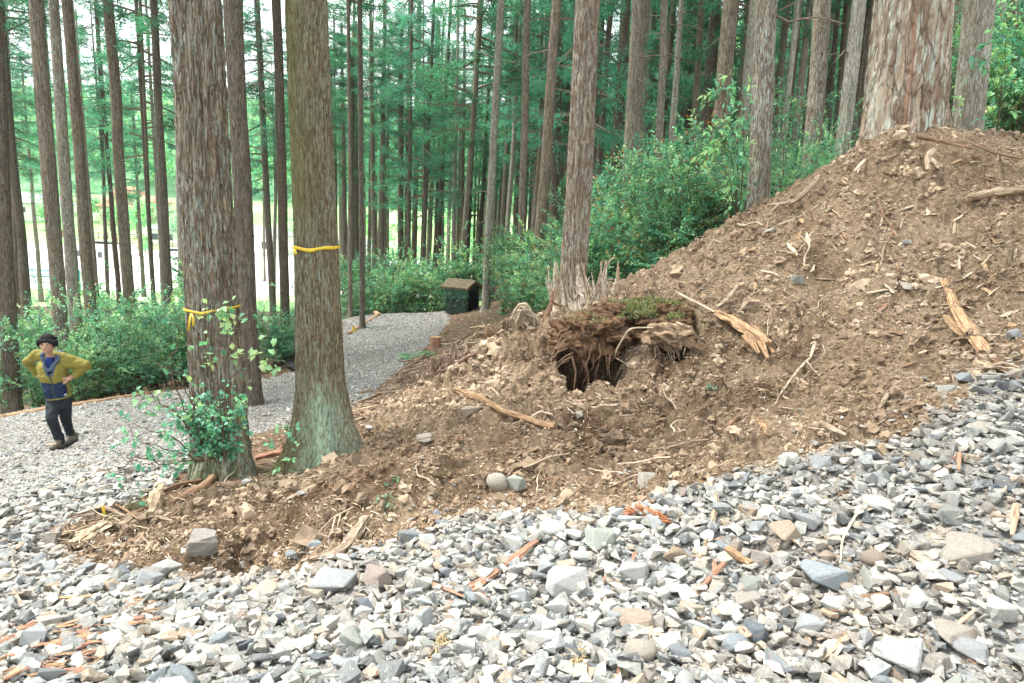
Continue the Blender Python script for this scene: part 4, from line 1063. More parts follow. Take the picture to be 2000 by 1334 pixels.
band([(860, 25.5), (960, 24)], 6, (1.1, 1.5), SH_LIGHT+SH_FINE, 'one of the bushes crowding round the back of the hut', 'bushes behind the hut', (.3, .8))
band([(985, 17.5), (1040, 14.5), (1100, 12.6), (1190, 11.2)], 12, (.6, .9), SH_GLOSS+SH_LIGHT, 'one of the glossy bushes between the hut and the shaggy trunk', 'glossy bushes between hut and shaggy trunk', (.3, .8))
band([(975, 21), (1060, 18), (1200, 14.5)], 12, (.8, 1.15), SH_FINE+SH_GLOSS, 'one of the bushes on the slope behind the shaggy trunk', 'bushes on the slope behind the shaggy trunk', (.6, 1.5))
band([(1130, 10.5), (1230, 10.0), (1330, 10.0), (1440, 10.3)], 14, (.55, .85), SH_GLOSS+SH_FINE, 'one of the glossy bushes just over the soil crest', 'glossy bushes over the soil crest', (.3, .6))
band([(1180, 12), (1300, 11.4), (1440, 11.4)], 13, (.85, 1.15), SH_GLOSS, 'one of the taller glossy bushes left of the crest trunk', 'taller glossy bushes left of the crest trunk', (.4, .9))
band([(1200, 16), (1350, 15), (1480, 14)], 12, (.9, 1.2), SH_FINE+SH_LIGHT, 'one of the bushes deeper in the trees left of the crest trunk', 'deeper bushes left of the crest trunk', (.6, 2.5))
band([(1500, 10.6), (1570, 10.8), (1640, 11.4)], 6, (.5, .75), SH_GLOSS+SH_FINE, 'one of the low bushes between crest trunk and pale straight trunk', 'low bushes right of the crest trunk', (.2, .6))
band([(1500, 14), (1640, 16)], 6, (.8, 1.0), SH_FINE, 'one of the dim bushes behind the rough pinkish trunk', 'dim bushes behind the rough pinkish trunk', (.5, 2))
band([(1925, 10.6), (2030, 10.6)], 5, (.7, 1.0), SH_GLOSS+SH_LIGHT, 'one of the leafy bushes at the right edge behind the heap', 'leafy bushes at the right edge', (.2, .6))
band([(1900, 14), (2060, 14)], 6, (1.2, 1.6), SH_LIGHT+SH_FINE, 'one of the tall bushes at the right edge behind the heap', 'tall bushes at the right edge', (.4, 1.5))
for (px, py, s) in ((800, 700, .8), (835, 695, .7), (870, 600, 1.0), (985, 612, .6), (1010, 600, .7), (590, 905, .28), (575, 835, .38)):
    g = G(px, py, detail=False)
    shrub(g[0], g[1], s, FERN, 'one of the small green ferns sprouting between road, roots and trunks', 'small ferns beside the road', name='fern')
# ------------------------------------------------------------ big leaved saplings
def sapling(name, stems, label, nleaf, ll, wr, gw, cat='sapling', group=None, spread=.05, yaw=0, depth_j=.12, seed=1, twl=(.08, .22), droop=.0):
    """stems: list of pixel polylines with depth [(px,py,Y),...]"""
    r = np.random.default_rng(seed); st0 = P(*stems[0][0]); base = st0.copy(); base[2] = hz(base[0], base[1])
    paths = []; PP, DD, UU, LL, CC = [], [], [], [], []
    for line in stems:
        pts = np.array([P(*q) for q in line])-base; n = 16
        t = np.linspace(0, len(pts)-1, n); q = np.stack([np.interp(t, range(len(pts)), pts[:, k]) for k in range(3)], 1)
        q[1:-1] += r.normal(0, .012, (n-2, 3)); paths.append((q, np.linspace(.007, .002, n)))
        for k in range(nleaf):
            i = r.integers(3, n); d = r.normal(size=3)*[1, .8, .5]; d /= np.linalg.norm(d); ln = r.uniform(*twl); e = q[i]+d*ln-np.array([0, 0, droop*ln])
            paths.append((np.array([q[i], (q[i]+e)/2+[0, 0, .01], e]), np.array([.0025, .002, .001])))
            m = r.integers(2, 6); u = r.uniform(.35, 1.05, m); PP.append(q[i]+(e-q[i])*u[:, None]); DD.append(d*.5+r.normal(0, .6, (m, 3))-np.array([0, 0, .15])); UU.append(np.tile([.1, -.35, 1.], (m, 1))+r.normal(0, .4, (m, 3)))
            LL.append(r.uniform(*ll, m)); CC.append(GREENS[r.choice(6, p=gw)]*r.uniform(.8, 1.3, (m, 1)))
    PP, DD, UU, LL, CC = (np.concatenate(a) for a in (PP, DD, UU, LL, CC))
    lv, lf = leaf_quads(PP, DD, UU, LL, LL*wr, .12); tv, tf = tubes(paths, 4)
    e = empty(name, base, label, cat, group)
    link('leaves', npmesh('leaves', lv, lf, M_LEAF, False, np.repeat(np.clip(CC, .005, .6), 5, 0)), e); link('stems', npmesh('stems', tv, tf, M_TWIG), e)
    return e
DK = (.3, .3, .18, .07, .02, .13); LT = (.02, .08, .2, .35, .35, 0)
sapling('ivy_bush', [[(430,905,5.45),(425,840,5.4),(405,770,5.4)], [(430,905,5.45),(440,840,5.3),(462,765,5.3)], [(410,900,5.4),(390,850,5.3),(365,800,5.3)], [(425,905,5.45),(400,850,5.3),(380,800,5.2)], [(430,905,5.4),(450,850,5.3),(475,800,5.2)],
        [(430,900,5.4),(415,860,5.3),(400,830,5.25)], [(430,905,5.45),(440,860,5.3),(430,800,5.3)], [(430,905,5.45),(370,850,5.2),(345,800,5.2)]],
        'dark ivy like bush clinging to the foot of the shaggy taped trunk', 42, (.03, .055), .72, DK, 'bush', seed=5, twl=(.04, .14))
sapling('sapling', [[(440,900,5.3),(450,740,5.2),(500,690,5.1),(565,715,5.0)], [(440,900,5.3),(420,720,5.2),(400,620,5.1),(440,585,5.1)], [(440,900,5.3),(440,700,5.2),(470,650,5.1),(490,600,5.1)]],
        'thin sapling with bright green heart shaped leaves arching from the ivy bush', 13, (.045, .07), .78, LT, seed=6, droop=.3)
sapling('sapling', [[(400,880,5.3),(340,800,5.1),(290,760,5.0),(270,790,5.0)], [(400,880,5.3),(330,720,5.1),(355,640,5.0)], [(400,880,5.3),(360,760,5.1),(300,700,5.05)]],
        'sparse pale leaved sapling leaning left from the ivy bush over the road', 9, (.04, .065), .72, (.1, .25, .3, .25, .1, 0), seed=7, droop=.2)
sapling('sapling', [[(400,900,5.3),(330,880,5.1),(260,850,5.0)], [(400,900,5.3),(310,905,5.1),(240,890,5.0),(250,960,4.95)], [(400,900,5.3),(330,850,5.1),(250,830,5.0)]],
        'low faint bluish green sapling spreading over the gravel left of the ivy bush', 11, (.045, .07), .72, (.2, .45, .3, .05, 0, 0), seed=8, droop=.3)
sapling('sapling', [[(555,925,5.6),(553,870,5.6),(540,830,5.6)], [(555,925,5.6),(565,850,5.6),(560,820,5.6)]], 'tiny sapling with a few broad leaves left of the lichen based trunk', 6, (.05, .08), .5, (.1, .3, .3, .2, .1, 0), seed=9)
GL = (.15, .25, .25, .2, .12, .03)
sapling('sapling', [[(1440,440,9.2),(1455,300,8.9),(1450,200,8.8),(1440,135,8.8)], [(1440,440,9.2),(1440,280,8.9),(1400,190,8.8),(1420,170,8.8)], [(1440,440,9.2),(1430,300,8.9),(1385,235,8.8)], [(1440,440,9.2),(1420,330,8.9),(1380,300,8.8)]],
        'tall glossy sapling with yellowish tips left of the front crest trunk', 24, (.08, .135), .4, GL, seed=10)
sapling('sapling', [[(1515,430,9.8),(1530,330,9.8),(1530,200,9.8),(1550,180,9.8)], [(1515,430,9.8),(1535,300,9.8),(1520,260,9.8)], [(1515,430,9.8),(1560,350,9.8)]],
        'glossy sapling peeping out right of the front crest trunk', 17, (.08, .13), .4, GL, seed=11)
sapling('sapling', [[(1945,270,8.9),(1960,180,8.8),(1965,100,8.8),(1950,50,8.8)], [(1945,270,8.9),(1955,200,8.8),(1925,120,8.7),(1915,110,8.7)], [(1945,270,8.9),(1960,150,8.8),(1990,110,8.8)]],
        'young broad leaved sapling at the right end of the soil crest', 14, (.09, .15), .42, GL, seed=12)
sapling('sapling', [[(1860,262,9.0),(1858,200,9.0),(1853,130,9.0)]], 'tiny leafy shoot in the gap between the enormous and the grey trunk', 6, (.06, .09), .45, LT, seed=13)
for i, (px, py, s) in enumerate(((765,950,.10), (745,985,.12), (1388,768,.05), (1110,868,.0), (845,1060,.0))):
    if not s: continue
    g = G(px, py)
    sapling('cedar_sprig', [[(px-8, py+6, g[1]), (px, py-8, g[1]-.02), (px+18, py-14, g[1]-.03)]], ['flat teal cedar sprig lying highest on the soil bank', 'teal cedar sprig drooping over the dark soil bank', 'tiny green seedling on the bare soil slope'][i], 14, (.02, .04), .3, (.3, .5, .2, 0, 0, 0), 'plant', seed=20+i, twl=(.02, .05))
# ------------------------------------------------------------ small building helpers
def bm_obj(name, bm, mat, parent=None, smooth=False):
    bmesh.ops.recalc_face_normals(bm, faces=bm.faces)
    me = bpy.data.meshes.new(name); bm.to_mesh(me); bm.free()
    if smooth:
        for p in me.polygons: p.use_smooth = True
    me.materials.append(mat); return link(name, me, parent)
def add_box(bm, c, s, rot=None):
    m = Matrix.Translation(c)
    if rot is not None: m = m @ rot.to_matrix().to_4x4()
    return bmesh.ops.create_cube(bm, size=1, matrix=m @ Matrix.Diagonal((*s, 1)))
def box_obj(name, c, s, mat, parent=None, rot=None, bev=0):
    bm = bmesh.new(); add_box(bm, c, s, rot)
    if bev: bmesh.ops.bevel(bm, geom=list(bm.edges), offset=bev, segments=1, affect='EDGES')
    return bm_obj(name, bm, mat, parent)
def prism_roof(w, d, z0, h, over=.4, th=.12, hip=0.0):
    bm = bmesh.new(); a, b_ = w/2+over, d/2+over
    lo = [(-a, -b_, z0), (a, -b_, z0), (a, b_, z0), (-a, b_, z0)]; rg = [(-a*(1-hip), 0, z0+h), (a*(1-hip), 0, z0+h)]
    v = [bm.verts.new(p) for p in lo+rg]; u = [bm.verts.new((p[0], p[1], p[2]-th)) for p in lo]
    for f in ((0, 1, 5, 4), (2, 3, 4, 5), (1, 2, 5), (3, 0, 4)): bm.faces.new([v[i] for i in f])
    for i in range(4): bm.faces.new([v[i], u[i], u[(i+1) % 4], v[(i+1) % 4]])
    bm.faces.new(u[::-1]); return bm
M_RTILE = plain('red_roof_tiles', (.50, .20, .13), .8, .3, 3, .2)
M_GTILE = plain('grey_roof_tiles', (.30, .31, .33), .7, .3, 3, .2)
M_WWALL = plain('white_plaster', (.75, .74, .70), .9, .2, 1, .06)
M_BWALL = plain('tan_plaster', (.55, .45, .34), .9, .2, 1, .1)
M_PANE = plain('dark_window_glass', (.03, .05, .06), .15, .6)
M_WOODF = plain('brown_fence_wood', (.30, .16, .09), .9, .2, 2, .3)
M_TEAL = plain('teal_fence_paint', (.03, .30, .33), .6, .3)
M_BLUE = plain('light_blue_tarp', (.30, .58, .75), .6, .3, .6, .12)
def house(px, py, Yd, w, d, h, rh, yaw, wall, roof, label, storey2=False, hip=.35, nwin=3, group=None):
    g = P(px, py, Yd); z = hz(g[0], Yd, False)
    e = empty('house', (g[0], Yd, z), label, 'house', group, (0, 0, yaw))
    box_obj('wall', (0, 0, h/2-1), (w, d, h+2), wall, e)
    r = bm_obj('roof', prism_roof(w, d, h, rh, .6, .15, hip), roof, e)
    if storey2:
        box_obj('upper_wall', (0, 0, h+1.7), (w*.55, d*.7, 2.2), wall, e)
        bm_obj('upper_roof', prism_roof(w*.55, d*.7, h+2.8, rh, .7, .15, .4), roof, e)
    for i in range(nwin):
        x = -w/2+w*(i+.5)/nwin; f = box_obj('window', (x, -d/2-.03, h*.5), (w/nwin*.5, .06, 1.2), M_WWALL, e); box_obj('pane', (x, -d/2-.07, h*.5), (w/nwin*.5-.16, .03, 1.04), M_PANE, f)
    return e
house(247, 372, 150, 9, 7, 3.0, 1.5, .25, M_BWALL, M_RTILE, 'two storey house with red hipped roofs on the slope beyond the meadow', True)
house(268, 385, 158, 12, 7, 2.4, 1.4, -.1, M_WWALL, M_RTILE, 'long low house with a pale red roof right of the two storey house')
house(60, 395, 150, 14, 8, 3, 2.0, .1, M_WWALL, M_GTILE, 'grey roofed white house glimpsed between the trunks at far left')
house(350, 425, 120, 8, 6, 2.6, 1.2, -.1, M_WWALL, M_GTILE, 'small grey roofed house left of the shaggy taped trunk')
house(668, 440, 95, 9, 6, 2.8, 1.2, .3, M_WWALL, M_GTILE, 'white house with a grey roof right of the lichen based trunk')
house(505, 430, 110, 9, 6, 3, 1.4, -.2, M_WWALL, M_GTILE, 'white walled house seen between the two taped trees')
# white shed with flat sloping roof
g = P(200, 480, 84); z = hz(g[0], 84, False)
e = empty('shed', (g[0], 84, z), 'white shed with two doors and a flat sloping roof in the bright yard', 'shed', None, (0, 0, -.35))
box_obj('wall', (0, 0, 1.4), (5.2, 3.6, 2.8), M_WWALL, e)
bm = bmesh.new(); add_box(bm, (0, 0, 2.98), (5.8, 4.4, .14), Euler((-.08, 0, 0))); bm_obj('roof', bm, M_GTILE, e)
M_DOOR = plain('pale_door_paint', (.55, .60, .62), .5, .3)
for x in (-.9, .6):
    d_ = box_obj('door', (x, -1.83, 1.05), (1.1, .06, 2.1), M_DOOR, e); box_obj('handle', (x+.35, -1.88, 1.0), (.08, .05, .2), M_PANE, d_)
for x in (-1.9, 1.8):
    w_ = box_obj('window', (x, -1.83, 1.5), (.8, .06, .8), M_WWALL, e); box_obj('pane', (x, -1.87, 1.5), (.68, .03, .68), M_PANE, w_)
# carport behind
g = P(215, 455, 98); z = hz(g[0], 98, False)
e = empty('carport', (g[0], 98, z), 'open carport with a thin grey roof behind the white shed', 'carport', None, (0, 0, -.3))
bm = bmesh.new(); add_box(bm, (0, 0, 2.9), (7, 4, .14), Euler((0, -.05, 0))); bm_obj('roof', bm, M_GTILE, e)
for sx in (-1, 1):
    for sy in (-1, 1): box_obj('post', (sx*3.2, sy*1.8, 1.3), (.15, .15, 2.8), M_WOODF, e)
# pool with blue cover and teal fence
g = P(68, 520, 70); z = hz(g[0], 70, False)
e = empty('pool', (g[0], 70, z), 'light blue covered pool on the bright yard at far left', 'pool', None, (0, 0, .05))
box_obj('rim', (0, 0, .25), (7.4, 5.4, .5), M_WWALL, e); box_obj('cover', (0, 0, .56), (6.8, 4.8, .12), M_BLUE, e)
g = P(78, 540, 62); z = hz(g[0], 62, False)
def rail_fence(x, y, z, n, dx, h, mat, label, yaw=0, rails=3, group=None):
    e = empty('fence', (x, y, z), label, 'fence', group, (0, 0, yaw))
    for i in range(n): box_obj('post', ((i-(n-1)/2)*dx, 0, h/2), (.12, .12, h+.2), mat, e)
    for k in range(rails): box_obj('rail', (0, -.09, h*(k+1)/rails-.08), ((n-1)*dx, .05, .10), mat, e)
rail_fence(g[0], 62, z, 5, 1.8, 1.7, M_TEAL, 'teal pipe fence in front of the blue covered pool')
g = P(235, 430, 125); rail_fence(g[0], 125, hz(g[0], 125, False), 14, 1.6, 1.1, M_WOODF, 'long brown wooden fence crossing the meadow behind the shed', .05)
g = P(345, 440, 108); rail_fence(g[0], 108, hz(g[0], 108, False), 8, 1.6, 1.2, M_WOODF, 'short brown fence by the small grey roofed house', -.05)
# parked car
def car(px, py, Yd, yaw, label, col):
    g = P(px, py, Yd); z = hz(g[0], Yd, False)
    e = empty('parked_car', (g[0], Yd, z), label, 'car', None, (0, 0, yaw))
    m = plain('car_paint', col, .35, .5)
    prof = [(-2.1, .35), (-2.1, .8), (-1.9, .95), (-1.2, 1.0), (-.7, 1.42), (.9, 1.45), (1.6, 1.0), (2.05, .9), (2.15, .35)]
    bm = bmesh.new(); a = [bm.verts.new((x, -.82, zz)) for x, zz in prof]; b_ = [bm.verts.new((x, .82, zz)) for x, zz in prof]; n = len(prof)
    bm.faces.new(a); bm.faces.new(b_[::-1])
    for i in range(n): bm.faces.new([a[i], b_[i], b_[(i+1) % n], a[(i+1) % n]])
    bmesh.ops.bevel(bm, geom=list(bm.edges), offset=.05, segments=2, affect='EDGES'); bm_obj('body', bm, m, e)
    bm = bmesh.new(); pw = [(-1.05, 1.02), (-.65, 1.36), (.85, 1.38), (1.35, 1.02)]
    for s_ in (-.86, .86):
        vs = [bm.verts.new((x, s_, zz)) for x, zz in pw]; bm.faces.new(vs)
        vs2 = [bm.verts.new((x, s_*.97, zz)) for x, zz in pw]; bm.faces.new(vs2[::-1])
    bm_obj('side_windows', bm, M_PANE, e)
    for sx in (-1.3, 1.35):
        for sy in (-.8, .8):
            bm = bmesh.new(); bmesh.ops.create_cone(bm, cap_ends=True, segments=20, radius1=.33, radius2=.33, depth=.2, matrix=Matrix.Translation((sx, sy, .33)) @ Matrix.Rotation(math.pi/2, 4, 'X')); w_ = bm_obj('wheel', bm, M_PANE, e)
car(660, 470, 72, 1.9, 'silver car parked by the white house beyond the road bend', (.6, .62, .63))
car(335, 455, 98, .2, 'white car parked on the yard left of the shaggy taped trunk', (.75, .75, .75))
# meadow bushes and far trees as leaf clumps
def clump_tree(seed, H, R, n=700, lf=(.35, .6), cols=GREENS[1:5]):
    r = np.random.default_rng(seed); lob = [(r.uniform(-.45, .45)*R, r.uniform(-.45, .45)*R, H*r.uniform(.35, .8), R*r.uniform(.4, .65)) for _ in range(9)]
    i = r.integers(0, 9, n); L = np.array(lob)[i]; d = r.normal(size=(n, 3)); d /= np.linalg.norm(d, axis=1)[:, None]
    p = L[:, :3]+d*L[:, 3:4]*r.uniform(.65, 1.1, (n, 1)); p[:, 2] = np.maximum(p[:, 2], .1)
    ll = r.uniform(*lf, n); v, f = leaf_quads(p, r.normal(size=(n, 3)), d+[0, 0, .6], ll, ll*.8, .2)
    return v, f, np.repeat(cols[r.integers(0, len(cols), n)]*r.uniform(.8, 1.3, (n, 1)), 5, 0)
M_FARLEAF = leaf_mat('far_tree_leaf', .3, .6, .2, 1.25)
FARV = [clump_tree(80+i, 7, 3.2) for i in range(4)]
FART = [npmesh('crown', *a[:2], M_FARLEAF, False, a[2]) for a in FARV]
_tv, _tf = tubes([(np.array([[0, 0, -.3], [0, 0, 2], [.2, 0, 4.5]]), np.array([.25, .2, .1]))], 8); FTR = npmesh('trunk', _tv, _tf, M_DEADW)
def meadow_tree(px, Yd, s, label, group):
    g = P(px, 400, Yd); e = empty('broadleaf_tree', (g[0], Yd, hz(g[0], Yd, False)), label, 'tree', group, (0, 0, random.uniform(0, 6)), s)
    link('crown', random.choice(FART), e); link('trunk', FTR, e)
for k in range(34):
    px = random.choice([random.uniform(-40, 480), random.uniform(560, 1100)]); meadow_tree(px, random.uniform(118, 175), random.uniform(.45, 1.1), 'one of the pale round trees dotted over the bright valley meadow', 'pale round trees on the valley meadow')
for k in range(10):
    px = random.uniform(640, 1060); meadow_tree(px, random.uniform(62, 110), random.uniform(.35, .7), 'one of the light bushes in the valley seen past the road bend', 'light valley bushes past the road bend')
for k in range(6):
    meadow_tree(random.uniform(265, 300), random.uniform(96, 112), random.uniform(.22, .3), 'one of the clipped green bushes lining the bright yard', 'clipped bushes lining the yard')
# far wooded hillside: one uncountable mass
VV, FF, CC, off = [], [], [], 0
r = np.random.default_rng(5)
for k in range(420):
    x = r.uniform(-260, 200); y = r.uniform(172, 330); v, f, c = FARV[r.integers(0, 4)]
    s = r.uniform(1.2, 2.4); a = r.uniform(0, 6.28); R2 = np.array([[math.cos(a), -math.sin(a), 0], [math.sin(a), math.cos(a), 0], [0, 0, 1]])
    sub = slice(0, 5*420); vv = v[sub]@R2.T*s*[1, 1, 1.3]+[x, y, 0]; VV.append(vv+np.array([0, 0, float(H0(np.array([x]), np.array([y]))[0])-.5])); ff = f[(f.max(1) < 5*420)]; FF.append(ff+off); off += len(vv)
    CC.append(c[sub]*(np.array([.75, .95, .95]) if r.random() < .6 else 1))
me = npmesh('hill_woods', np.concatenate(VV), np.concatenate(FF), M_FARLEAF, False, np.concatenate(CC))
clean(link('hill_woods', me), 'hazy mass of woods covering the hillside behind the village', None, None, 'stuff')

# ------------------------------------------------------------ mossy hut by the road
b = MatB('mossy_concrete', .95, .15); v = b.coord(); f = b.noise(v, 5, 6, .7); f2 = b.noise(v, 2.2, 4, .6)
c = b.ramp(f, [(.35, (.012, .022, .015)), (.55, (.03, .045, .03)), (.68, (.09, .11, .085)), (.78, (.30, .32, .27))])
M_MOSSC = b.done(b.mix(b.rng(f2, .45, .65, 0, .7), c, (.018, .045, .026)), b.bump(f, .6, .02))
M_ROOFM = plain('mossy_needle_litter', (.13, .105, .07), .95, .1, 14, .6, .02)
g = P(902, 602, 22.5); z = hz(g[0], 22.5, False)
hut = empty('hut', (g[0], 22.5, z), 'small dark mossy concrete hut with a gabled roof by the road bend', 'hut', None, (0, 0, -.55), .88)
bm = bmesh.new(); add_box(bm, (0, 0, .45), (.98, .80, 1.0)); bmesh.ops.bevel(bm, geom=list(bm.edges), offset=.015, segments=1, affect='EDGES'); bm_obj('wall', bm, M_MOSSC, hut)
bm = bmesh.new()
pr = [(-.53, .88), (-.55, .96), (0, 1.24), (.55, .96), (.53, .88), (0, 1.13)]
A_ = [bm.verts.new((-.62, y, zz)) for y, zz in pr]; B_ = [bm.verts.new((.62, y, zz)) for y, zz in pr]
for i in range(6): bm.faces.new([A_[i], B_[i], B_[(i+1) % 6], A_[(i+1) % 6]])
bm.faces.new([A_[0], A_[1], A_[2], A_[5]]); bm.faces.new([A_[5], A_[2], A_[3], A_[4]]); bm.faces.new([B_[5], B_[2], B_[1], B_[0]]); bm.faces.new([B_[4], B_[3], B_[2], B_[5]])
bm_obj('roof', bm, M_ROOFM, hut)
bm = bmesh.new(); v_ = [bm.verts.new(p) for p in ((.495, -.4, .95), (.495, .4, .95), (.495, 0, 1.12), (-.495, -.4, .95), (-.495, .4, .95), (-.495, 0, 1.12))]
bm.faces.new(v_[:3]); bm.faces.new(v_[3:][::-1]); bm_obj('gable', bm, M_MOSSC, hut)
box_obj('shade_panel', (.492, .0, .42), (.02, .5, .8), plain('painted_shade', (.004, .006, .005), 1, 0), hut)  # flat near-black panel: shade on the hut's gable side put into colour
r = np.random.default_rng(9); n = 900
p = np.c_[r.uniform(-.56, .56, n), np.full(n, -.43)+r.normal(0, .03, n), .93-np.abs(r.normal(0, .20, n))]
k = r.random(n) < .85; p = p[k]; n = len(p); ll = r.uniform(.04, .07, n)
v, f = leaf_quads(p, r.normal(size=(n, 3))*[1, .3, 1]-[0, 0, .4], np.tile([0, -1., .5], (n, 1)), ll, ll*.8, .1)
link('ivy', npmesh('ivy', v, f, M_LEAF, False, np.repeat(GREENS[r.integers(0, 2, n)]*.8, 5, 0)), hut)
# ------------------------------------------------------------ wood materials
def wood_mat(name, a, b_, c_, sc=1.0, rough=.85):
    """fibres run along the piece: 'tint' holds (round, round, along) in metres"""
    b = MatB(name, rough, .2); at = b.attr()
    def mp(s_):
        m = b.n.new('ShaderNodeMapping'); m.inputs['Scale'].default_value = s_; b.l.new(at, m.inputs['Vector']); return m.outputs['Vector']
    f = b.noise(mp((1, 1, .03)), 260*sc, 4, .7, .2); f3 = b.noise(mp((1, 1, .08)), 90*sc, 3, .6, .5); f2 = b.noise(b.coord(), 14, 4, .65)
    c = b.ramp(f, [(.32, a), (.48, b_), (.66, c_)]); c = b.mix(b.rng(f3, .5, .62, 0, .75), c, [x*.55 for x in a]); c = b.mix(b.rng(f2, .48, .62, 0, .6), c, (.20, .135, .085))
    return b.done(b.hsv(c, .5, 1, b.rng(b.rand(), 0, 1, .8, 1.15)), b.bump(f, .9, .004, b.bump(f3, .9, .008)))
W_PALE = wood_mat('pale_splintered_wood', (.20, .13, .08), (.42, .32, .21), (.58, .48, .35))
W_ORANGE = wood_mat('fresh_orange_wood', (.20, .10, .05), (.42, .26, .14), (.56, .40, .25))
W_RED = wood_mat('reddish_bark_strip', (.19, .08, .05), (.42, .21, .14), (.58, .34, .23))
W_SHARD = wood_mat('bleached_splinter_wood', (.30, .22, .16), (.58, .49, .38), (.74, .66, .54))
W_GREY = wood_mat('weathered_root_wood', (.14, .10, .075), (.34, .26, .19), (.54, .43, .32))
W_BROWN = wood_mat('brown_stick_bark', (.08, .045, .03), (.22, .13, .08), (.38, .25, .16))
W_STRAW = wood_mat('pale_twig', (.30, .22, .14), (.55, .45, .32), (.70, .60, .46))

def rough_tube(pts, rad, sides=10, flat=1.0, seed=0, amp=.18, n=None):
    pts = np.asarray(pts, float); k = len(pts); n = n or max(8, k*6)
    t = np.linspace(0, k-1, n)
    # catmull-like smoothing
    q = np.stack([np.interp(t, range(k), pts[:, c]) for c in range(3)], 1)
    for _ in range(2): q[1:-1] = (q[:-2]+2*q[1:-1]+q[2:])/4
    L = np.linalg.norm(pts[-1]-pts[0])
    wob = np.stack([noise3(t*1.1+seed*3.1, 0*t+c*7.7, 0*t) for c in range(3)], 1); q[1:-1] += wob[1:-1]*L*.012
    rr = np.interp(t, np.linspace(0, k-1, len(rad)), rad)
    tg = np.gradient(q, axis=0); tg /= np.linalg.norm(tg, axis=1)[:, None]
    a = np.cross(tg, [0, 0, 1.]); nn = np.linalg.norm(a, axis=1)[:, None]; a = np.where(nn < .2, [[1., 0, 0]], a/np.maximum(nn, 1e-6)); b_ = np.cross(a, tg)
    th = np.linspace(0, 2*math.pi, sides, endpoint=False)
    R = rr[:, None]*(1+amp*fbm(np.cos(th)[None]*1.6+seed, np.sin(th)[None]*1.6, t[:, None]*1.3, 3)+amp*.8*fbm(np.cos(th)[None]*4+seed, np.sin(th)[None]*4, t[:, None]*.35, 2))
    al = np.r_[0, np.cumsum(np.linalg.norm(np.diff(q, axis=0), axis=1))]
    FIB = np.stack([rr[:, None]*np.cos(th)[None]+seed, rr[:, None]*np.sin(th)[None], np.repeat(al[:, None], sides, 1)], -1).reshape(-1, 3); FIB = np.r_[FIB, FIB[:1], FIB[-1:]]
    V = q[:, None]+R[..., None]*(np.cos(th)[None, :, None]*a[:, None]+flat*np.sin(th)[None, :, None]*b_[:, None])
    V = V.reshape(-1, 3); i, j = np.meshgrid(np.arange(n-1), np.arange(sides), indexing='ij'); i, j = i.ravel(), j.ravel(); j2 = (j+1) % sides
    F = np.c_[i*sides+j, i*sides+j2, (i+1)*sides+j2, (i+1)*sides+j]
    V = np.r_[V, [q[0]], [q[-1]]]; c0, c1 = n*sides, n*sides+1; j = np.arange(sides); j2 = (j+1) % sides
    caps = np.r_[np.c_[np.full(sides, c0), j2, j], np.c_[np.full(sides, c1), (n-1)*sides+j, (n-1)*sides+j2]]
    FIBS['last'] = FIB
    return V, F, caps
FIBS = {}
def stick_obj(name, pts, rad, mat, parent=None, origin=None, **k):
    o = np.array(pts[0] if origin is None else origin, float)
    V, F, Cc = rough_tube(np.asarray(pts)-o, rad, **k)
    ob = link(name, npmesh(name, V, [F, Cc], mat, k.get('smooth', False), FIBS['last']), parent)
    if parent is None: ob.location = o
    return ob
def gpts(pl, lift):
    """pixels -> ground points raised by lift (one value or one per point); (px,py,dl) adds its own lift"""
    out = []
    for i, p in enumerate(pl):
        # a raised point is seen through a pixel lower ground would show: step along the ray instead
        g = G(p[0], p[1]); l = p[2] if len(p) > 2 else (lift if not hasattr(lift, '__len__') else lift[i])
        d = ray(p[0], p[1]); back = l/max(.15, -d[2]/np.linalg.norm(d[:2])+.25)
        q = g - d/np.linalg.norm(d)*back; out.append(q)
    return np.array(out)
def stick(pl, w, mat, label, cat='stick', name='stick', lift=.01, flat=1.0, group=None, forks=(), amp=.2, w2=None, sides=9):
    pts = gpts(pl, lift); d = np.linalg.norm(pts.mean(0)-[0, 0, CAM_Z]); r0 = w/F_PX*d*.5; r1 = (w2 if w2 is not None else w*.5)/F_PX*d*.5
    seed = len(bpy.data.objects) % 97
    o = stick_obj(name, pts, [r0*.75, r0, (r0+r1)/2, r1], mat, flat=flat, seed=seed, amp=amp, sides=14, n=max(14, len(pl)*9))
    clean(o, label, cat, group)
    for fk in forks:
        q = gpts(fk, lift); stick_obj('side_branch', q, [r1*1.2, r1*.8, r1*.4], mat, o, origin=pts[0], flat=flat, seed=seed+5, amp=amp)
    return o
stick([(890,760),(935,778),(985,806),(1085,833)], 15, W_ORANGE, 'long broken orange brown branch lying across the middle of the soil heap', 'branch', 'branch', .03, w2=11, amp=.35)
stick([(1385,930),(1398,978),(1388,1040),(1366,1090)], 11, W_PALE, 'pale twisted root lying on the gravel below the soil heap', 'root', 'root', .03, forks=[[(1366,1088),(1350,1085)], [(1370,1080),(1362,1100)]])
stick([(1694,976),(1660,1020),(1645,1060),(1640,1100)], 4.5, W_STRAW, 'thin curved straw coloured twig standing out on the right gravel', lift=.04)
stick([(1668,955),(1640,965),(1628,978)], 4, W_BROWN, 'short thin twig above the curved straw coloured one')
stick([(1050,1056),(1000,1092),(955,1125),(912,1150)], 17, W_RED, 'long split reddish bark strip slanting over the middle gravel', 'bark strip', 'bark_strip', .045, flat=.35, forks=[[(955,1125),(900,1148)]], amp=.4)
stick([(1000,1095),(960,1128),(915,1160)], 12, W_RED, 'second bark strip beside the long split reddish one', 'bark strip', 'bark_strip', .03, flat=.35)
stick([(812,1130),(860,1146),(907,1164)], 10, W_RED, 'reddish bark strip pointing at the left end of the long split one', 'bark strip', 'bark_strip', .04, flat=.5, w2=8)
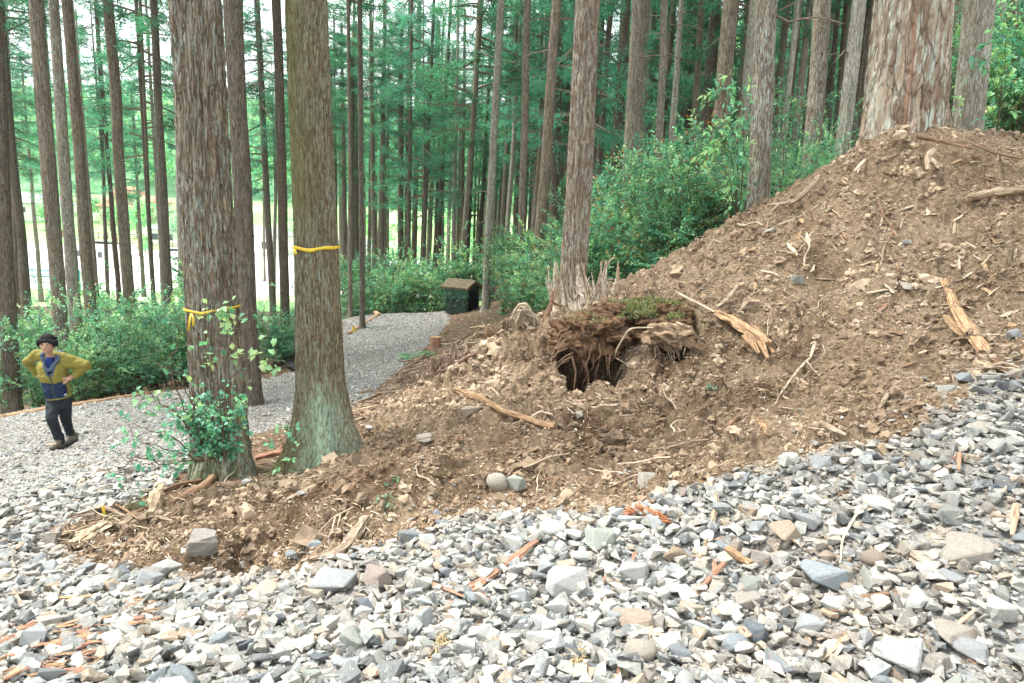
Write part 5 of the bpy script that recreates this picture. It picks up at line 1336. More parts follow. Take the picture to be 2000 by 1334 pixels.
stick([(862,1170),(905,1181)], 8, W_RED, 'short reddish splinter under the pointing bark strip', 'bark strip', 'bark_strip', .03, flat=.5)
stick([(935,1150),(958,1172)], 8, W_RED, 'small bark splinter right of the crossing bark strips', 'bark strip', 'bark_strip', .03, flat=.5)
stick([(1018,1226),(980,1248),(950,1266)], 9, W_RED, 'short reddish bark stick low in the centre gravel', 'bark strip', 'bark_strip', .04, flat=.6, w2=4)
stick([(1415,1098),(1388,1128),(1358,1162)], 12, W_RED, 'straight dark reddish bark slat left of the split orange wood', 'bark strip', 'bark_strip', .04, flat=.5)
stick([(1420,1072),(1445,1088),(1466,1102)], 22, W_ORANGE, 'chunk of split orange wood wedged between grey stones', 'wood chunk', 'wood_chunk', .03, flat=.6, w2=18, amp=.4)
stick([(1675,1226),(1640,1258),(1604,1290)], 12, W_PALE, 'pale frayed splinter on the right gravel near the bottom', 'splinter', 'splinter', .04, flat=.6, forks=[[(1640,1240),(1670,1232)]], amp=.4)
stick([(1734,1262),(1770,1282),(1802,1302)], 18, W_RED, 'fibrous reddish bark slab near the bottom at right', 'bark strip', 'bark_strip', .03, flat=.45, amp=.4)
stick([(1660,1168),(1740,1160),(1815,1168)], 9, W_BROWN, 'long fibrous brown bark piece right of the blue slab', 'bark strip', 'bark_strip', .03, flat=.7, amp=.5, forks=[[(1740,1160),(1770,1145)]])
stick([(1870,1222),(1905,1190)], 8, W_PALE, 'pale stubby twig left of the rounded white block', lift=.03)
stick([(1985,985),(1978,1045)], 12, W_PALE, 'upright pale splinter at the right edge of the gravel', 'splinter', 'splinter', .03, flat=.5)
stick([(1874,884),(1872,918)], 8, W_RED, 'short standing bark slat in the upper right gravel', 'bark strip', 'bark_strip', .04, flat=.5)
stick([(1800,915),(1865,916)], 6, W_BROWN, 'flat bark slat left of the short standing one', 'bark strip', 'bark_strip', .02, flat=.5)
stick([(1850,900),(1885,892)], 9, W_BROWN, 'dark bark slat beneath the short standing one', 'bark strip', 'bark_strip', .02, flat=.5)
stick([(1888,386),(1935,378),(2010,368)], 13, W_PALE, 'pale broken pole reaching in from the right edge over the heap', 'branch', 'branch', .03, w2=12, forks=[[(1935,378),(1955,366)]])
stick([(1748,756),(1728,780),(1708,815)], 9, W_GREY, 'grey curved stick on the yellow soil at the right', lift=.03, w2=4)
stick([(1600,826),(1625,838),(1652,850)], 13, W_GREY, 'stubby grey wood piece at the lower right edge of the soil', 'wood chunk', 'wood_chunk', .03, w2=7)
stick([(1845,545),(1862,590),(1890,640),(1925,690)], 16, W_ORANGE, 'long splintered orange plank on the right flank of the heap', 'plank', 'splintered_plank', .04, flat=.4, amp=.5, w2=22)
stick([(1848,617),(1880,655),(1920,700)], 18, W_ORANGE, 'shorter pale orange splinter alongside the long plank', 'plank', 'splintered_plank', .03, flat=.4, w2=6, amp=.5)
stick([(1920,690),(1955,720),(1998,748)], 12, W_BROWN, 'brown fibrous end piece below the splintered planks', 'splinter', 'splinter', .04, flat=.6, amp=.5, forks=[[(1935,700),(1990,725)]])
stick([(1825,292),(1812,305),(1812,332)], 10, W_PALE, 'pale knobby root poking from the top of the heap', 'root', 'root', .04)
stick([(1790,268),(1830,274),(1900,290)], 7, W_BROWN, 'thin brown branch lying along the top of the heap', lift=.03, forks=[[(1850,280),(1880,276)]])
stick([(1900,282),(1950,300),(1995,310)], 5, W_BROWN, 'thin twig at the right end of the soil crest', lift=.03)
stick([(1690,312),(1668,335)], 6, W_STRAW, 'small curled twig at the left side of the soil crest', lift=.03)
stick([(1600,350),(1550,395),(1500,400)], 9, W_GREY, 'crooked grey root piece at the foot of the crest trunk', 'root', 'root', .05, forks=[[(1540,395),(1520,380)], [(1520,400),(1500,420)]])
stick([(1520,440),(1560,425),(1600,400)], 5, W_STRAW, 'long thin straw twig on the crest right of the crest trunk')
stick([(1380,440),(1440,436),(1490,440)], 4, W_STRAW, 'horizontal twig in front of the foot of the crest trunk', lift=.06)
stick([(1592,668),(1582,700),(1560,720),(1522,772)], 6, W_STRAW, 'long curved rootlet hanging down the dark soil patch', 'root', 'root', .04, forks=[[(1575,705),(1600,735)]])
stick([(1400,600),(1420,585),(1440,560)], 9, W_GREY, 'forked grey root stub on the middle of the heap', 'root', 'root', .05, forks=[[(1418,590),(1435,572)]])
stick([(1320,570),(1360,592),(1400,612),(1420,622)], 6, W_STRAW, 'thin pale root trailing from the moss to the orange stub', 'root', 'root', .04)
stick([(1400,610),(1440,630),(1500,672)], 34, W_ORANGE, 'thick fibrous orange root stub splitting into strands on the heap', 'root', 'root_stub', .05, flat=.5, w2=18, amp=.5, forks=[[(1470,640),(1512,690)], [(1480,655),(1500,700)], [(1460,655),(1482,690)]])
stick([(1555,740),(1580,752)], 8, W_PALE, 'small pale wood piece on the dark soil patch', 'splinter', 'splinter', .02)
stick([(1420,835),(1445,812)], 10, W_BROWN, 'small brown wood stub under the dark soil overhang', 'splinter', 'splinter', .03)
stick([(1482,818),(1500,850)], 16, W_ORANGE, 'crumbling yellow wood flake low on the soil heap', 'splinter', 'splinter', .01, flat=.4, amp=.6)
stick([(475,880),(440,912),(400,948),(330,985)], 15, W_BROWN, 'long reddish brown forked branch at the foot of the ivy bush', 'branch', 'branch', .05, forks=[[(440,912),(455,870)], [(420,930),(395,935)]], w2=12)
stick([(392,938),(345,948),(312,962)], 10, W_BROWN, 'second brown branch crossing above the long forked one', 'branch', 'branch', .09, w2=6)
stick([(292,1008),(305,975),(318,955)], 24, W_PALE, 'pale splintered branch stub standing at the left of the litter', 'branch', 'branch', .04, amp=.4, w2=18)
stick([(650,872),(600,905),(535,962)], 6, W_GREY, 'thin grey stick leaning at the foot of the lichen based trunk', lift=.05, w2=3)
stick([(565,915),(520,945)], 7, W_GREY, 'short dark stick left of the lichen based trunk', lift=.04)
stick([(640,942),(600,955),(560,975)], 15, W_PALE, 'pale wood slab half buried in the soil before the lichen based trunk', 'splinter', 'splinter', .02, flat=.5)
stick([(186,985),(215,995),(245,1008)], 7, W_GREY, 'twig with a scrap of yellow tape at the left tip of the soil', lift=.06)
stick([(215,980),(250,1000),(272,1015)], 5, W_BROWN, 'thin brown twig crossing the taped twig', lift=.06)
stick([(210,1020),(170,1045),(140,1062)], 24, W_PALE, 'frayed sheaf of pale splinters at the left tip of the soil', 'splinter', 'splinter', .05, flat=.5, amp=.7, w2=12, forks=[[(190,1030),(150,1040)], [(180,1045),(150,1070)]])
stick([(718,1012),(690,1050),(665,1075),(590,1098)], 20, W_GREY, 'knotted pale root rising from the gravel at the soil edge', 'root', 'root', .04, amp=.5, w2=10, forks=[[(690,1050),(660,1100)]])
stick([(690,990),(650,1012),(620,1040)], 4, W_STRAW, 'thin hooked rootlet on the dark soil bank', 'root', 'root', .04, forks=[[(655,1010),(640,1060)], [(665,1005),(655,1045)]])
stick([(1262,870),(1272,900),(1345,920)], 5, W_BROWN, 'bent brown twig behind the squarish tan block', lift=.03)
stick([(875,715),(915,690),(960,672),(1010,640)], 17, W_GREY, 'smooth grey root log at the left shoulder of the heap', 'root', 'root', .08, w2=10, forks=[[(912,695),(910,665)], [(925,688),(930,712)]])
stick([(860,725),(890,712),(930,690)], 8, W_BROWN, 'dark root beneath the smooth grey root log', 'root', 'root', .04)
stick([(690,790),(740,770),(790,762)], 7, W_GREY, 'grey pole on the slope right of the lichen based trunk', lift=.04)
stick([(700,800),(750,790),(800,775)], 5, W_STRAW, 'thin twig below the grey pole on the slope', lift=.03)
stick([(340,918),(290,915),(215,920)], 5, W_BROWN, 'lone straight twig on the lower road gravel', lift=.02)
stick([(460,845),(470,870),(455,890)], 38, W_RED, 'crumbling red rotten stump piece behind the ivy bush', 'rotten wood', 'rotten_wood', .08, amp=.6, flat=.8)
stick([(500,895),(530,888),(560,882)], 14, W_RED, 'red barked log end lying between the two front trunks', 'log', 'log', .03, w2=12)
stick([(1040,1050),(1045,1052)], 5, W_STRAW, 'tiny pale twig tip beyond the long split bark strip')
# timber edging along the outer side of the road
def edge_log(pl, w, mat, label, name='edging_log', h=.05):
    pts = gpts(pl, h); d = pts[:, 1].mean(); r = w/F_PX*d*.5
    o = stick_obj(name, pts, [r, r], mat, seed=3, amp=.08); return clean(o, label, 'log')
edge_log([(-40,822),(90,800),(200,783)], 10, W_ORANGE, 'orange brown edging log along the road behind the person')
edge_log([(205,782),(290,770),(372,757)], 9, W_ORANGE, 'orange brown edging log between the person and the taped trunk')
edge_log([(552,703),(590,727)], 13, plain('dark_timber', (.02, .022, .025), .8, .3, 12, .4), 'dark timber beam at the road bend left of the lichen based trunk')
edge_log([(700,770),(725,762)], 12, W_GREY, 'short squared timber end right of the lichen based trunk')
edge_log([(680,652),(735,618)], 6, W_ORANGE, 'thin pale pole lying by the foot of the red footed trunk')
edge_log([(700,614),(740,616)], 6, W_ORANGE, 'small yellowish pole at the far edge of the gravel')
# uprooted stump with its ball of earth
b = MatB('root_ball_earth', .97, .1); v = b.coord(); f = b.noise(v, 16, 6, .75); f2 = b.noise(v, 4, 4, .6)
c = b.ramp(f, [(.3, (.025, .016, .010)), (.5, (.10, .058, .034)), (.7, (.24, .155, .09))]); c = b.mix(b.rng(f2, .5, .66, 0, .45), c, (.22, .125, .065))
M_WAD = b.done(c, b.bump(f, .9, .03))
def blob(c, r, seed, amp=.35, sub=6, name='earth'):
    bm = bmesh.new(); bmesh.ops.create_icosphere(bm, subdivisions=sub, radius=1.0); P0 = np.array([v_.co[:] for v_ in bm.verts])
    n = amp*fbm(P0[:, 0]*1.6+seed, P0[:, 1]*1.6, P0[:, 2]*1.6, 3)+.16*np.abs(fbm(P0[:, 0]*5+seed, P0[:, 1]*5, P0[:, 2]*5, 3))+.07*fbm(P0[:, 0]*16, P0[:, 1]*16, P0[:, 2]*16+seed, 2)
    V = P0*(1+n)[:, None]*np.array(r)+np.array(c); bm.verts.index_update(); F = np.array([[q.index for q in f_.verts] for f_ in bm.faces]); bm.free(); return V, F
wc = P(1240, 680, 6.8); wc[2] = hz(wc[0], wc[1])
wad = empty('uprooted_stump', wc, 'overturned mossy root ball overhanging a black hollow in the heap', 'stump')
bl = [blob(P(1155,655,6.75)-wc, (.34, .42, .21), 1, .45), blob(P(1262,628,7.0)-wc, (.52, .34, .21), 2, .42), blob(P(1240,680,6.85)-wc, (.26, .22, .18), 6, .4, 5), blob(P(1150,672,6.45)-wc, (.16, .13, .17), 9, .4, 5), blob(P(1390,650,6.9)-wc, (.22, .2, .14), 4, .4, 5)]
V = np.concatenate([q[0] for q in bl]); off = np.cumsum([0]+[len(q[0]) for q in bl[:-1]]); F = np.concatenate([q[1]+o_ for q, o_ in zip(bl, off)])
link('earth', npmesh('earth', V, F, M_WAD, True), wad)
M_WADSTUB = plain('root_stub_earth', (.22, .155, .10), .95, .1, 22, .55, .02)
bl2 = blob(P(1305,655,6.42)-wc, (.20, .14, .12), 3, .5, 5); link('stub', npmesh('stub', bl2[0], bl2[1], M_WADSTUB, True), wad)
r = np.random.default_rng(3)
# moss tufts on the upper faces
Pm = bl[1][0]; nrm = Pm-(P(1262,628,7.0)-wc); k = (nrm[:, 2] > .08); cand_ = Pm[k]
m_ = (noise3(cand_[:, 0]*5, cand_[:, 1]*5, cand_[:, 2]*5) > .02) & (cand_[:, 0] > -.25); cand_ = cand_[m_]; cand_ = cand_[r.integers(0, len(cand_), 5200)]+r.normal(0, .01, (5200, 3))
Pm2 = bl[0][0]; k = (Pm2-(P(1155,655,6.75)-wc))[:, 2] > .16; c2 = Pm2[k]; c2 = c2[r.integers(0, len(c2), 140)]
pp = np.r_[cand_, c2]; n = len(pp); ll = r.uniform(.018, .05, n)
v, f = leaf_quads(pp, r.normal(size=(n, 3))+[0, 0, 1.2], np.tile([0, -1., .3], (n, 1)), ll, ll*.45, .1)
mc = np.array([(.12, .145, .04), (.18, .20, .06), (.08, .10, .04), (.24, .22, .09)])[r.integers(0, 4, n)]
link('moss', npmesh('moss', v, f, M_LEAF, False, np.repeat(mc, 5, 0)), wad)
# hanging and trailing roots
def root(pl, w, mat, lift=0, w2=2):
    pts = np.array([P(*q) for q in pl]); d = pts[:, 1].mean(); stick_obj('root', pts, [w/F_PX*d*.5, (w+w2)/2/F_PX*d*.5, w2/F_PX*d*.5], mat, wad, origin=wc, seed=r.integers(0, 90), amp=.25, sides=7)
root([(1290,640,6.35),(1230,640,6.3),(1205,680,6.3),(1200,700,6.3)], 4, W_STRAW)
root([(1205,700,6.3),(1225,712,6.35),(1250,705,6.4)], 3, W_STRAW)
root([(1118,700,6.2),(1125,730,6.2),(1120,765,6.2)], 5, W_BROWN)
root([(1140,705,6.25),(1150,735,6.25),(1148,755,6.25)], 4, W_BROWN)
for a in range(9):
    x0 = 1110+r.uniform(0, 90); y0 = 690+r.uniform(-20, 25); root([(x0, y0, 6.3), (x0+r.uniform(-12, 12), y0+25, 6.27), (x0+r.uniform(-15, 15), y0+r.uniform(35, 55), 6.27)], r.uniform(1, 2.6), W_BROWN, w2=.6)
for a in range(16):
    x0 = 1325+r.uniform(-6, 10); y0 = 630+a*2.6; root([(x0, y0, 6.36), (x0+22+r.uniform(0, 12), y0+12+r.uniform(-3, 8), 6.36), (x0+38+r.uniform(-12, 16), y0+26+r.uniform(-4, 12), 6.4)], r.uniform(3, 6), random.choice([W_ORANGE, W_STRAW, W_GREY]), w2=1.5)
for a in range(12):
    x0 = 1270+r.uniform(0, 70); y0 = 672+r.uniform(-6, 10); root([(x0, y0, 6.35), (x0+r.uniform(-12, 12), y0+16, 6.32), (x0+r.uniform(-18, 18), y0+r.uniform(22, 38), 6.32)], r.uniform(1.5, 3.5), random.choice([W_BROWN, W_GREY]), w2=.8)
for a in range(9):
    x0 = 1085+r.uniform(-10, 10); y0 = 640+a*8; root([(x0+30, y0, 6.4), (x0+12, y0+8, 6.3), (x0+r.uniform(-8, 6), y0+26, 6.25)], r.uniform(3, 7), W_BROWN, w2=1.5)
# splintered stump behind it
def shard_thing(name, base, label, cat, polys, child, seed=0):
    b0 = P(*base); b0[2] = hz(b0[0], b0[1]); e = empty(name, b0, label, cat); rr_ = np.random.default_rng(seed)
    for pl, w, w2, mat, flat in polys:
        pts = np.array([P(*q) for q in pl]); d = pts[:, 1].mean(); stick_obj(child, pts, [w/F_PX*d*.5, (w*.6+w2*.4)/F_PX*d*.5, w2/F_PX*d*.5], mat, e, origin=b0, seed=int(rr_.integers(0, 90)), amp=.35, flat=flat, sides=8)
    return e
Yb = 7.7; pls = [([(1140,612,Yb),(1135,570,Yb),(1128,518,Yb)], 30, 3, W_SHARD, .5), ([(1120,620,Yb),(1112,585,Yb),(1104,556,Yb)], 22, 3, W_SHARD, .5), ([(1158,612,Yb),(1155,575,Yb),(1150,545,Yb)], 16, 3, W_GREY, .5)]
for a in range(50):
    x = 1078+r.uniform(0, 128); pls.append(([(x, 628, Yb+r.uniform(-.2, .1)), (x+r.uniform(-10, 10), 585, Yb), (x+r.uniform(-22, 22), r.uniform(508, 572), Yb)], r.uniform(6, 17), 2, random.choice([W_SHARD, W_SHARD, W_PALE]), .55))
shard_thing('splintered_stump', (1135,620,Yb), 'grey splintered stump with upright shards before the shaggy trunk', 'stump', pls, 'shard', 1)
pls = [([(1162,605,7.8),(1172,565,7.8),(1182,530,7.8),(1184,508,7.8)], 14, 4, W_GREY, 1), ([(1184,522,7.8),(1192,508,7.8),(1200,502,7.8)], 5, 2, W_GREY, 1), ([(1150,600,7.8),(1165,580,7.8),(1178,545,7.8)], 9, 3, W_STRAW, 1)]
for a in range(7): x = 1160+r.uniform(0, 40); pls.append(([(x, 600, 7.8), (x+r.uniform(-5, 10), 575, 7.8), (x+r.uniform(0, 22), r.uniform(548, 575), 7.8)], r.uniform(3, 7), 1.5, random.choice([W_GREY, W_STRAW]), 1))
pls.append(([(1180,548,7.9),(1200,545,7.9),(1208,560,7.9)], 5, 2, W_GREY, 1))
shard_thing('forked_root', (1165,605,7.8), 'tall forked grey root sticking up right of the splintered stump', 'root', pls, 'prong', 2)
pls = []
for a in range(34):
    k_ = r.uniform(0, 1); q_ = r.uniform(-.15, .15); pls.append(([(1072-14*k_, 668, 7.5+q_), (1066-30*k_, 640-10*k_, 7.45+q_), (1056-26*k_, 622-30*k_+14*(1-k_), 7.4+q_), (1036-24*k_, 606-14*k_+18*(1-k_), 7.4+q_), (1018-16*k_+6*r.normal(), 620+8*r.normal(), 7.4+q_), (1016-14*k_+8*r.normal(), 648+12*r.normal(), 7.4+q_)][:int(r.integers(4, 7))], r.uniform(4, 10), 2.5, random.choice([W_SHARD, W_PALE, W_STRAW]), .6))
shard_thing('curled_root_mass', (1045,655,7.6), 'curled bundle of stringy grey roots left of the splintered stump', 'roots', pls, 'strand', 3)
pls = [([(1058,655,7.45),(1066,620,7.45),(1078,590,7.45),(1080,568,7.45)], 13, 6, W_BROWN, 1), ([(1080,592,7.45),(1100,598,7.5),(1112,610,7.5)], 7, 3, W_BROWN, 1), ([(1078,575,7.45),(1084,566,7.45)], 4, 2, W_BROWN, 1)]
shard_thing('upright_root', (1058,655,7.45), 'upright brown root in front of the curled root bundle', 'root', pls, 'prong', 4)
pls = []
for a in range(34):
    x = r.uniform(930, 1080); y = r.uniform(640, 672); pls.append(([(x, y, 7.5), (x+r.uniform(-25, 25), y-r.uniform(4, 26), 7.45), (x+r.uniform(-55, 55), y-r.uniform(-6, 30), 7.5)], r.uniform(3, 10), 2, random.choice([W_GREY, W_PALE, W_BROWN]), .8))
shard_thing('root_tangle', (1000,665,7.7), 'low tangle of broken pale roots on the left shoulder of the heap', 'roots', pls, 'strand', 5)
# small cut stump and dead brush
g = G(850, 680, detail=False); e = empty('cut_stump', (g[0], g[1], g[2]), 'small freshly cut stump with a pale top by the road edge', 'stump')
v, f, c = rough_tube([(0, 0, -.1), (0, 0, .1), (.01, 0, .26)], [.17, .13, .12], 14, 1, 4, .12); link('bark', npmesh('bark', v, f, W_RED, False, FIBS['last']), e)
n = 14; th = np.linspace(0, 6.283, n, endpoint=False); v = np.c_[.122*np.cos(th)+.01, .122*np.sin(th), np.full(n, .262)]; link('cut_face', npmesh('cut_face', np.r_[v, v-[0, 0, .02]], [np.array([list(range(n))]), np.array([[i, i+n, (i+1) % n+n, (i+1) % n] for i in range(n)])], W_ORANGE), e)
for (px, py) in ((864, 603), (722, 606), (835, 598), (955, 668)):
    g = G(px, py, detail=False); v, f, c = rough_tube([(0, 0, -.1), (0, 0, .1), (.01, 0, .28)], [.14, .11, .10], 10, 1, 4, .15); o = link('tree_stump', npmesh('tree_stump', v, [f, c], W_ORANGE, False, FIBS['last'])); o.location = g
    clean(o, {864: 'short stump stub in front of the hut', 722: 'low stump stub right of the red footed trunk', 835: 'low stump stub beside the pair of brown trunks', 955: 'broken stump stub among the roots at the left shoulder'}[px], 'stump')
pp, dd = [], []
for (px, py, R_, n, Yd) in ((900, 672, .42, 1500, 10.5), (930, 650, .3, 700, 11.5), (790, 722, .15, 260, 11.6)):
    g = P(px, py, Yd); g[2] = hz(g[0], g[1], False)
    q = g+np.c_[r.normal(0, R_*.55, n), r.normal(0, R_*.5, n), np.abs(r.normal(0, R_*.42, n))]; pp.append(q); dd.append(np.c_[r.normal(0, .4, (n, 2)), -np.abs(r.normal(.8, .4, n))])
pp, dd = np.concatenate(pp), np.concatenate(dd); n = len(pp); ll = r.uniform(.07, .18, n)
v, f = leaf_quads(pp, dd, r.normal(size=(n, 3)), ll, ll*.22, .2)
c = np.array([(.22, .14, .10), (.32, .23, .17), (.14, .085, .06), (.38, .29, .23)])[r.integers(0, 4, n)]
M_DEADLEAF = plain('dead_leaf', (.24, .16, .11), .9, .1)
_b = MatB('withered_leaf', .9, .15); M_WITH = _b.done(_b.attr())
clean(link('dead_brush', npmesh('dead_brush', v, f, M_WITH, False, np.repeat(c, 5, 0))), 'brown withered brush heaped between the road and the roots', None, None, 'stuff')
# rusty cedar fronds
for (pl, lab) in (([(1232,1008),(1262,1000),(1310,1022)], 'rusty orange dead cedar frond at the foot of the soil heap'), ([(1120,1300),(1135,1280),(1150,1262)], 'small withered conifer twig in the bottom gravel'), ([(850,1285),(858,1262),(862,1240)], 'faded dead fern tip in the bottom gravel left of centre')):
    pts = gpts(pl, .03); o0 = pts[0]; PP, DD = [], []; n = 420 if lab.startswith('rusty') else 90; t = r.random(n)
    q = np.stack([np.interp(t, [0, .5, 1], (pts-o0)[:, k]) for k in range(3)], 1)+r.normal(0, .008, (n, 3))+[0, 0, .012]; ax = (pts[-1]-pts[0]); ax /= np.linalg.norm(ax)
    ll = r.uniform(.03, .075, n); v, f = leaf_quads(q, -ax*.9+r.normal(0, .35, (n, 3)), np.tile([0, 0, 1.], (n, 1)), ll, ll*.10, .1)
    cc = (np.array([.42, .17, .07]) if lab.startswith('rusty') else np.array([.35, .27, .15]))*r.uniform(.6, 1.4, (n, 1))
    e = empty('dead_frond', o0, lab, 'twig'); link('needles', npmesh('needles', v, f, M_WITH, False, np.repeat(cc, 5, 0)), e); stick_obj('stem', pts, [.004, .002], W_BROWN, e, origin=o0)
# scattered twigs, chips and rootlets: individual small things
def twig_mesh(seed, kind):
    rr_ = np.random.default_rng(seed)
    if kind == 'twig':
        L = 1.0; s = np.linspace(-.5, .5, 5); pts = np.c_[s*L, .06*rr_.normal(size=5), .03*np.abs(rr_.normal(size=5))]; V, F, C_ = rough_tube(pts, [.016, .014, .006], 6, 1, seed, .3)
    else:
        pts = np.array([(-.5, 0, 0), (-.1, .02*rr_.normal(), .01), (.5, .04*rr_.normal(), 0)]); V, F, C_ = rough_tube(pts, [.05, .10, .09, .03], 6, .3, seed, .6, 8)
    return V, F, C_, FIBS['last']
TWV = [twig_mesh(i, 'twig') for i in range(5)]; CHV = [twig_mesh(20+i, 'chip') for i in range(5)]
def strew(name, prot, mats, zone, n, smin, smax, label, group, cat, reg=None, yawc=None, yaws=9, lift=.012):
    meshes = [npmesh(name, V_, [F_, C_], m, False, K_*[.1, .1, .12]) for V_, F_, C_, K_ in prot for m in mats]; k = 0; t = 0
    while k < n and t < n*30:
        t += 1; px, py = random.uniform(zone[0], zone[2]), random.uniform(zone[1], zone[3]); g = G(px, py, detail=False)
        rg = region(np.array([g[0]]), np.array([g[1]]))[0]
        if reg is not None and rg not in reg: continue
        s = random.uniform(smin, smax)*(g[1]/5)**.5; z0 = hz(g[0], g[1])
        o = link(name, random.choice(meshes)); yaw = random.gauss(yawc, yaws) if yawc is not None else random.uniform(0, 3.14)
        dz = (hz(g[0]+.3*math.cos(yaw), g[1]+.3*math.sin(yaw), False)-hz(g[0]-.3*math.cos(yaw), g[1]-.3*math.sin(yaw), False))/.6
        o.location = (g[0], g[1], z0+lift+.02*(name == 'wood_chip' and rg == 1)); o.rotation_euler = (random.gauss(0, .3), -math.atan(dz)+random.gauss(0, .12), yaw); o.scale = (s, s*random.uniform(.6, 1.4), s)
        clean(o, label, cat, group); k += 1
strew('wood_chip', CHV, [W_RED, W_RED, W_ORANGE], (0, 1225, 190, 1334), 62, .05, .16, 'one of the reddish bark chips strewn over the bottom left gravel', 'reddish bark chips at the bottom left', 'wood chip', [1], .75, .35)
strew('wood_chip', CHV, [W_RED, W_ORANGE], (110, 1170, 330, 1290), 34, .06, .2, 'one of the bark chips trailing right from the bottom left pile', 'bark chips trailing from the bottom left pile', 'wood chip', [1], .75, .4)
strew('wood_chip', CHV, [W_RED, W_BROWN], (400, 1020, 1990, 1330), 34, .04, .12, 'one of the small reddish bark chips lying among the front stones', 'small bark chips among the front stones', 'wood chip', [1])
strew('wood_chip', CHV, [W_PALE, W_ORANGE, W_STRAW], (1400, 300, 2000, 560), 95, .04, .17, 'one of the pale wood chips scattered on the upper soil heap', 'pale wood chips on the upper soil heap', 'wood chip', [2])
strew('wood_chip', CHV, [W_BROWN, W_ORANGE, W_STRAW], (1700, 450, 2000, 720), 60, .05, .2, 'one of the brown wood fragments around the splintered planks', 'wood fragments around the splintered planks', 'wood chip', [2])
strew('wood_chip', CHV, [W_STRAW, W_BROWN, W_PALE], (200, 560, 1900, 980), 70, .03, .10, 'one of the small wood scraps dotted over the lower soil heap', 'wood scraps on the lower soil heap', 'wood chip', [2])
strew('twig', TWV, [W_STRAW, W_BROWN, W_GREY], (250, 760, 1600, 960), 60, .12, .45, 'one of the thin twigs scattered over the lower soil heap', 'thin twigs on the lower soil heap', 'twig', [2])
strew('twig', TWV, [W_STRAW, W_BROWN, W_GREY], (1250, 280, 2000, 760), 75, .12, .5, 'one of the thin twigs scattered over the upper soil heap', 'thin twigs on the upper soil heap', 'twig', [2])
strew('twig', TWV, [W_GREY, W_BROWN, W_STRAW], (420, 840, 720, 960), 46, .12, .5, 'one of the twigs littering the ground between the two front trunks', 'twigs between the two front trunks', 'twig', [0, 2])
strew('twig', TWV, [W_GREY, W_BROWN, W_STRAW], (690, 640, 1010, 820), 60, .2, .7, 'one of the twigs littering the slope between road and roots', 'twigs on the slope between road and roots', 'twig', [0])
strew('twig', TWV, [W_GREY, W_BROWN, W_STRAW], (110, 960, 360, 1080), 46, .10, .4, 'one of the twigs tangled at the left tip of the soil', 'twigs tangled at the left tip of the soil', 'twig', [0, 2], lift=.03)
# fine litter as one mass
x = rng.uniform(-9, 6, 150000); y = 3.8+22.2*rng.random(150000)**1.6; rg = region(x, y); k = ((rg == 0) | ((rg == 2) & (rng.random(len(x)) < 1))) & in_view(x, y, H0(x, y), 20); x, y = x[k], y[k]; k = rng.random(len(x)) < np.where(y < 9.5, 1, .55); x, y = x[k], y[k]
n = len(x); ll = rng.uniform(.012, .075, n)*np.clip(y/7, .6, 1.6); a = rng.uniform(0, 6.28, n)
v, f = leaf_quads(np.c_[x, y, Hd(x, y)+.008], np.c_[np.cos(a), np.sin(a), rng.normal(.05, .25, n)], np.tile([0, 0, 1.], (n, 1))+rng.normal(0, .3, (n, 3)), ll, ll*rng.uniform(.06, .3, n), .2)
c = np.array([(.33, .24, .16), (.45, .35, .25), (.16, .10, .065), (.55, .46, .34), (.33, .19, .12)])[rng.integers(0, 5, n)]*rng.uniform(.7, 1.2, (n, 1))
clean(link('ground_litter', npmesh('ground_litter', v, f, M_WITH, False, np.repeat(c, 5, 0))), 'fine bark scraps and needles littering soil and forest floor', None, None, 'stuff')
# fine rootlets hanging in the dark bank
pths = []
for (zx0, zy0, zx1, zy1, n) in ((560, 980, 780, 1090, 70), (130, 1020, 330, 1090, 110), (1380, 690, 1600, 850, 40), (1050, 620, 1400, 720, 60)):
    for i in range(n):
        g = G(random.uniform(zx0, zx1), random.uniform(zy0, zy1)); L = random.uniform(.06, .22); a = random.uniform(-1.2, 1.2)
        pths.append((np.array([g+[0, 0, .01], g+[.4*L*math.sin(a), -.35*L, .02], g+[L*math.sin(a)*.8, -.5*L, -L*.55]]), np.array([.0028, .002, .001])))
v, f = tubes(pths, 3); clean(link('rootlets', npmesh('rootlets', v, f, W_STRAW)), 'hair fine rootlets hanging out of the loose soil', None, None, 'stuff')

